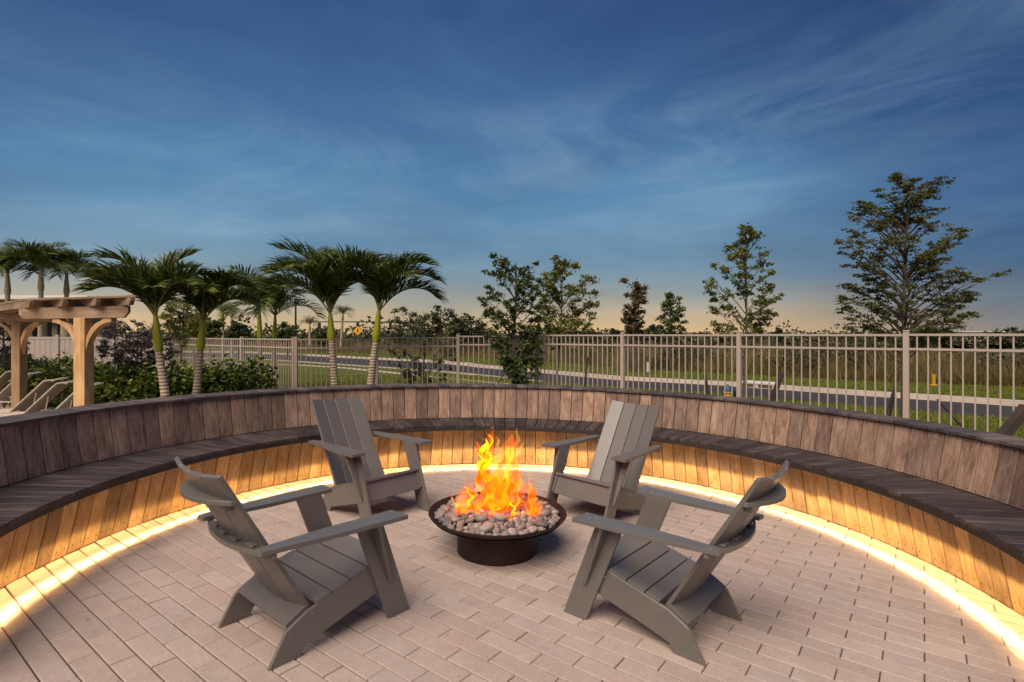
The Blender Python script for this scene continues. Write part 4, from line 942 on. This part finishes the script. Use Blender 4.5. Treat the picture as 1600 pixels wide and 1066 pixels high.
for (x, Y, yt, wpx, lab, mt) in ((330, 34, 498, 14, 'small distant tree right of the leaning palm', OAK), (372, 40, 504, 14, 'small distant tree behind the black sign', OAK), (450, 46, 505, 12, 'small distant tree left of the lamp post', OAK), (500, 52, 512, 8, 'small distant tree below the traffic signal', OAK),
        (303, 30, 492, 15, 'small distant tree between the left palms', LIGHT), (885, 60, 512, 16, 'low distant tree behind the airy oak', PINE), (925, 60, 514, 14, 'low distant tree right of the airy oak', PINE), (962, 62, 514, 9, 'small distant tree left of the narrow brown tree', PINE), (1217, 80, 512, 5, 'tiny pointed tree above the right fence', PINE), (1470, 60, 512, 18, 'low distant tree right of the tiered tree', PINE), (1590, 50, 514, 20, 'low distant tree at the right edge', PINE), (1030, 50, 508, 22, 'low wide tree behind the sparse pointed one', PINE)):
    tree('distant_tree', lab, x, Y, yt, [(yt, x - wpx * .4, x + wpx * .4), (yt + 8, x - wpx, x + wpx), (yt + 24, x - wpx, x + wpx)], 16, 900, (.30, .15), mt, .06, .5, .34, group='small trees on the skyline', seed=int(x), bare=.15, depth=1)

# signs, lamp post, traffic signal
BLK = plain('black_paint', (.012, .012, .013), .5); 
YEL = plain('sign_yellow', (.85, .42, .03), .5, var=.03)
GAL = plain('galvanised', (.30, .28, .25), .5, .6)
def diamond(name, label, x, y, Y, half, front, pict):
    z = zat(y, Y); b = place(x, Y, GZ); t = thing(name, label, 'road sign', b); H_ = z - GZ; hw = half * Y / FP
    link('post', MB().tube([(0, .04, 0), (0, .04, H_ + hw * .6)], .035, 8).mesh(), BLK if not pict else GAL, t)
    bd = link('sign_board', MB().prism([(0, H_ - hw), (hw, H_), (0, H_ + hw), (-hw, H_)], 'y', -.01, .01).mesh(), BLK, t)
    if pict:
        i = hw * .88; link('sign_face', MB().prism([(0, H_ - i), (i, H_), (0, H_ + i), (-i, H_)], 'y', -.016, -.011).mesh(), YEL, t)
        mb = MB(); u = hw / 1.0
        def seg(a, b2, w_): mb.bar((a[0] * u, -.022, H_ + a[1] * u), (b2[0] * u, -.022, H_ + b2[1] * u), w_ * u, .006, up=(0, 1, 0))
        mb.prism([(math.cos(q) * .09 * u, H_ + .40 * u + math.sin(q) * .09 * u) for q in np.linspace(0, 5.6, 8)], 'y', -.025, -.019)
        seg((0, .30), (0, -.02), .17); seg((0, .0), (-.17, -.42), .10); seg((0, .0), (.17, -.40), .10); seg((0, .24), (-.2, .04), .07); seg((0, .24), (.2, .08), .07)
        link('walking_figure', mb.mesh(), BLK, t)
    return t
diamond('road_sign', 'yellow diamond pedestrian crossing sign between the middle palms', 559, 517, 50, 8.2, True, True)
diamond('road_sign', 'black back of a diamond road sign beyond the left fence', 381, 516, 42, 9, False, False)
lp = thing('lamp_post', 'tall slim black lamp post beyond the left fence', 'lamp post', place(462, 55, GZ))
link('pole', MB().tube([(0, 0, 0), (0, 0, zat(468, 55) - GZ)], [.12, .08], 10).mesh(), BLK, lp)
link('lamp_head', MB().box(-.1, .9, -.15, .15, zat(468, 55) - GZ - .08, zat(468, 55) - GZ + .06).mesh(bevel=.03), BLK, lp)
YS = 120; ts = thing('traffic_signal', 'long dark traffic signal arm far away between the middle palms', 'traffic signal', place(646, YS, GZ)); zA = zat(503, YS) - GZ; xa = place(487, YS).x - place(646, YS).x
link('pole', MB().tube([(0, 0, 0), (0, 0, zA + .4)], [.22, .18], 10).mesh(), BLK, ts)
link('mast_arm', MB().tube([(0, 0, zA - .2), (xa * .5, 0, zA), (xa, 0, zA)], [.17, .13, .10], 8).mesh(), BLK, ts)
for px in (499, 559, 610):
    q = place(px, YS).x - place(646, YS).x; h = link('signal_head', MB().box(q - .3, q + .3, -.2, .2, zA - 1.75, zA - .15).mesh(bevel=.05), BLK, ts)
# hydrant, marker, inlet
HY = plain('hydrant_yellow', (.60, .32, .03), .5, var=.05); HB = plain('hydrant_blue', (.015, .07, .16), .5, var=.05)
q = place(1137, 12.2, GZ); hz = zat(601, 12.2) - GZ
hyd = thing('fire_hydrant', 'yellow fire hydrant with a blue cap beside a fence post', 'fire hydrant', q)
link('barrel', smooth(MB().lathe([(0, 0), (.13, 0), (.13, .03), (.08, .035), (.08, hz * .72), (.10, hz * .74), (.10, hz * .78), (.0, hz * .78)], 20).mesh()), HY, hyd)
link('bonnet', smooth(MB().lathe([(.095, hz * .78), (.09, hz * .88), (.05, hz * .96), (.02, hz * .97), (.02, hz), (0, hz)], 20).mesh()), HB, hyd)
for s in (-1, 1): link('nozzle', MB().tube([(s * .07, 0, hz * .55), (s * .14, 0, hz * .55)], .045, 10).mesh(), HY, hyd)
link('nozzle', MB().tube([(0, -.07, hz * .5), (0, -.15, hz * .5)], .06, 10).mesh(), HY, hyd)
q = place(1150, 12.0, GZ); link('bollard', MB().tube([(0, 0, 0), (0, 0, .58)], .055, 10).mesh(), BLK, None, q, label='short dark bollard right beside the yellow hydrant', cat='bollard')
q = place(1459, 19.2, GZ); mk = thing('utility_marker', 'small yellow utility marker post on the far verge', 'marker post', q)
link('post', MB().box(-.05, .05, -.02, .02, 0, .42).mesh(bevel=.006), HY, mk); link('base', MB().box(-.13, .10, -.06, .06, 0, .06).mesh(bevel=.01), HY, mk)
q = place(1012, 26, GZ); link('marker_post', MB().box(-.05, .05, -.02, .02, 0, .5).mesh(bevel=.005), plain('white_marker', (.6, .56, .5), .6), None, q, label='thin pale marker post on the verge below the brown tree', cat='marker post')
ip = ground(1182, 606.5); si = thing('storm_drain', 'pale concrete kerb inlet with dark slot on the far kerb', 'storm drain', (ip[0], ip[1], GZ), math.atan2(F[4][1] - F[5][1], F[4][0] - F[5][0]))
link('top_slab', MB().box(-.62, .62, -.02, .55, .13, .20).mesh(bevel=.01), plain('inlet_concrete', (.62, .58, .54), .8), si)
link('back_wall', MB().box(-.62, .62, .18, .55, .0, .129).mesh(), CONC, si)
for s in (-.58, 0, .58): link('pier', MB().box(s - .05, s + .05, -.015, .18, 0, .129).mesh(), CONC, si)
link('slot_back', MB().box(-.52, .52, .15, .178, .0, .128).mesh(), BLK, si)

# buildings
STU = plain('stucco', (.42, .31, .20), .9, var=.06, scale=.5); WHT = plain('white_trim', (.72, .68, .62), .7, var=.03); ROOF = plain('roof_tile', (.22, .15, .11), .9, var=.2); DRK = plain('dark_opening', (.012, .012, .014), .4)
q0 = place(-160, 42, GZ); q1 = place(138, 42, GZ); Wc = q1.x - q0.x; zr = zat(463, 42) - GZ
cb = thing('clubhouse', 'low stucco building with columns behind the pergola', 'building', q0)
link('wall', MB().box(0, Wc, 1.2, 3, 0, zr - .3).mesh(), STU, cb)
link('roof', MB().box(-.4, Wc + .4, -.6, 3.4, zr - .3, zr).mesh(bevel=.04), WHT, cb)
link('lintel', MB().box(0, Wc, -.25, .25, zr - 1.3, zr - .3).mesh(), STU, cb)
for px in (-100, -60, -20, 22, 68, 101, 132):
    xx = (px + 160) * 42 / FP; link('column', smooth(MB().lathe([(.36, 0), (.36, .25), (.27, .32), (.25, zr - 1.5), (.34, zr - 1.32)], 20, cx=xx).mesh()), STU, cb)
for px in (-80, -40, 2, 45, 85, 117):
    xx = (px + 160) * 42 / FP; link('window', MB().box(xx - .75, xx + .75, 1.17, 1.198, .4, 2.7).mesh(), DRK, cb)
def house(label, x0, x1, Y, yt, wall, roof, ridge=True):
    a = place(x0, Y, GZ); b = place(x1, Y, GZ); L_ = b.x - a.x; h = zat(yt, Y) - GZ; t = thing('house', label, 'house', a); hw = h * .72 if ridge else h * .9
    link('wall', MB().box(0, L_, 0, 9, 0, hw).mesh(), wall, t)
    if ridge: link('roof', MB().add([(-.5, -.5, hw), (L_ + .5, -.5, hw), (L_ + .5, 9.5, hw), (-.5, 9.5, hw), (L_ * .3, 4.5, h), (L_ * .7, 4.5, h)], [(0, 1, 5, 4), (1, 2, 5), (2, 3, 4, 5), (3, 0, 4), (3, 2, 1, 0)]).mesh(), roof, t)
    else: link('roof', MB().box(-.3, L_ + .3, -.3, 9.3, hw, h).mesh(), roof, t)
    k_ = max(2, int(L_ / 3.5))
    for i in range(k_):
        xx = L_ * (i + .5) / k_; link('window', MB().box(xx - .6, xx + .6, -.03, -.005, hw * .35, hw * .75).mesh(), DRK, t)
CRM = plain('cream_wall', (.62, .52, .38), .9, var=.04, scale=.4); GRY = plain('grey_roof', (.34, .31, .29), .9, var=.1, scale=.4)
for a in (('cream house with a hipped roof above the middle of the right fence', 1178, 1226, 150, 518, CRM, GRY), ('grey-roofed distant house left of the tiered tree', 1243, 1302, 160, 519.5, CRM, GRY), ('long white flat-roofed building at the far right', 1498, 1572, 140, 517.5, WHT, WHT, False),
          ('distant cream house behind the sparse pointed tree', 1060, 1100, 160, 519, CRM, GRY), ('distant white building behind the middle palms', 590, 640, 150, 519, WHT, GRY, False), ('distant pale house behind the airy oak', 880, 950, 160, 518.5, CRM, GRY), ('distant pale house right of the tiered tree', 1445, 1488, 165, 519.5, CRM, GRY)):
    house(*a)

# ------------------------------------------------------------------ tilt everything that stands on the paving
bpy.context.view_layer.update()
for o in tilted: o.matrix_world = TILT @ o.matrix_world
bpy.context.view_layer.update()
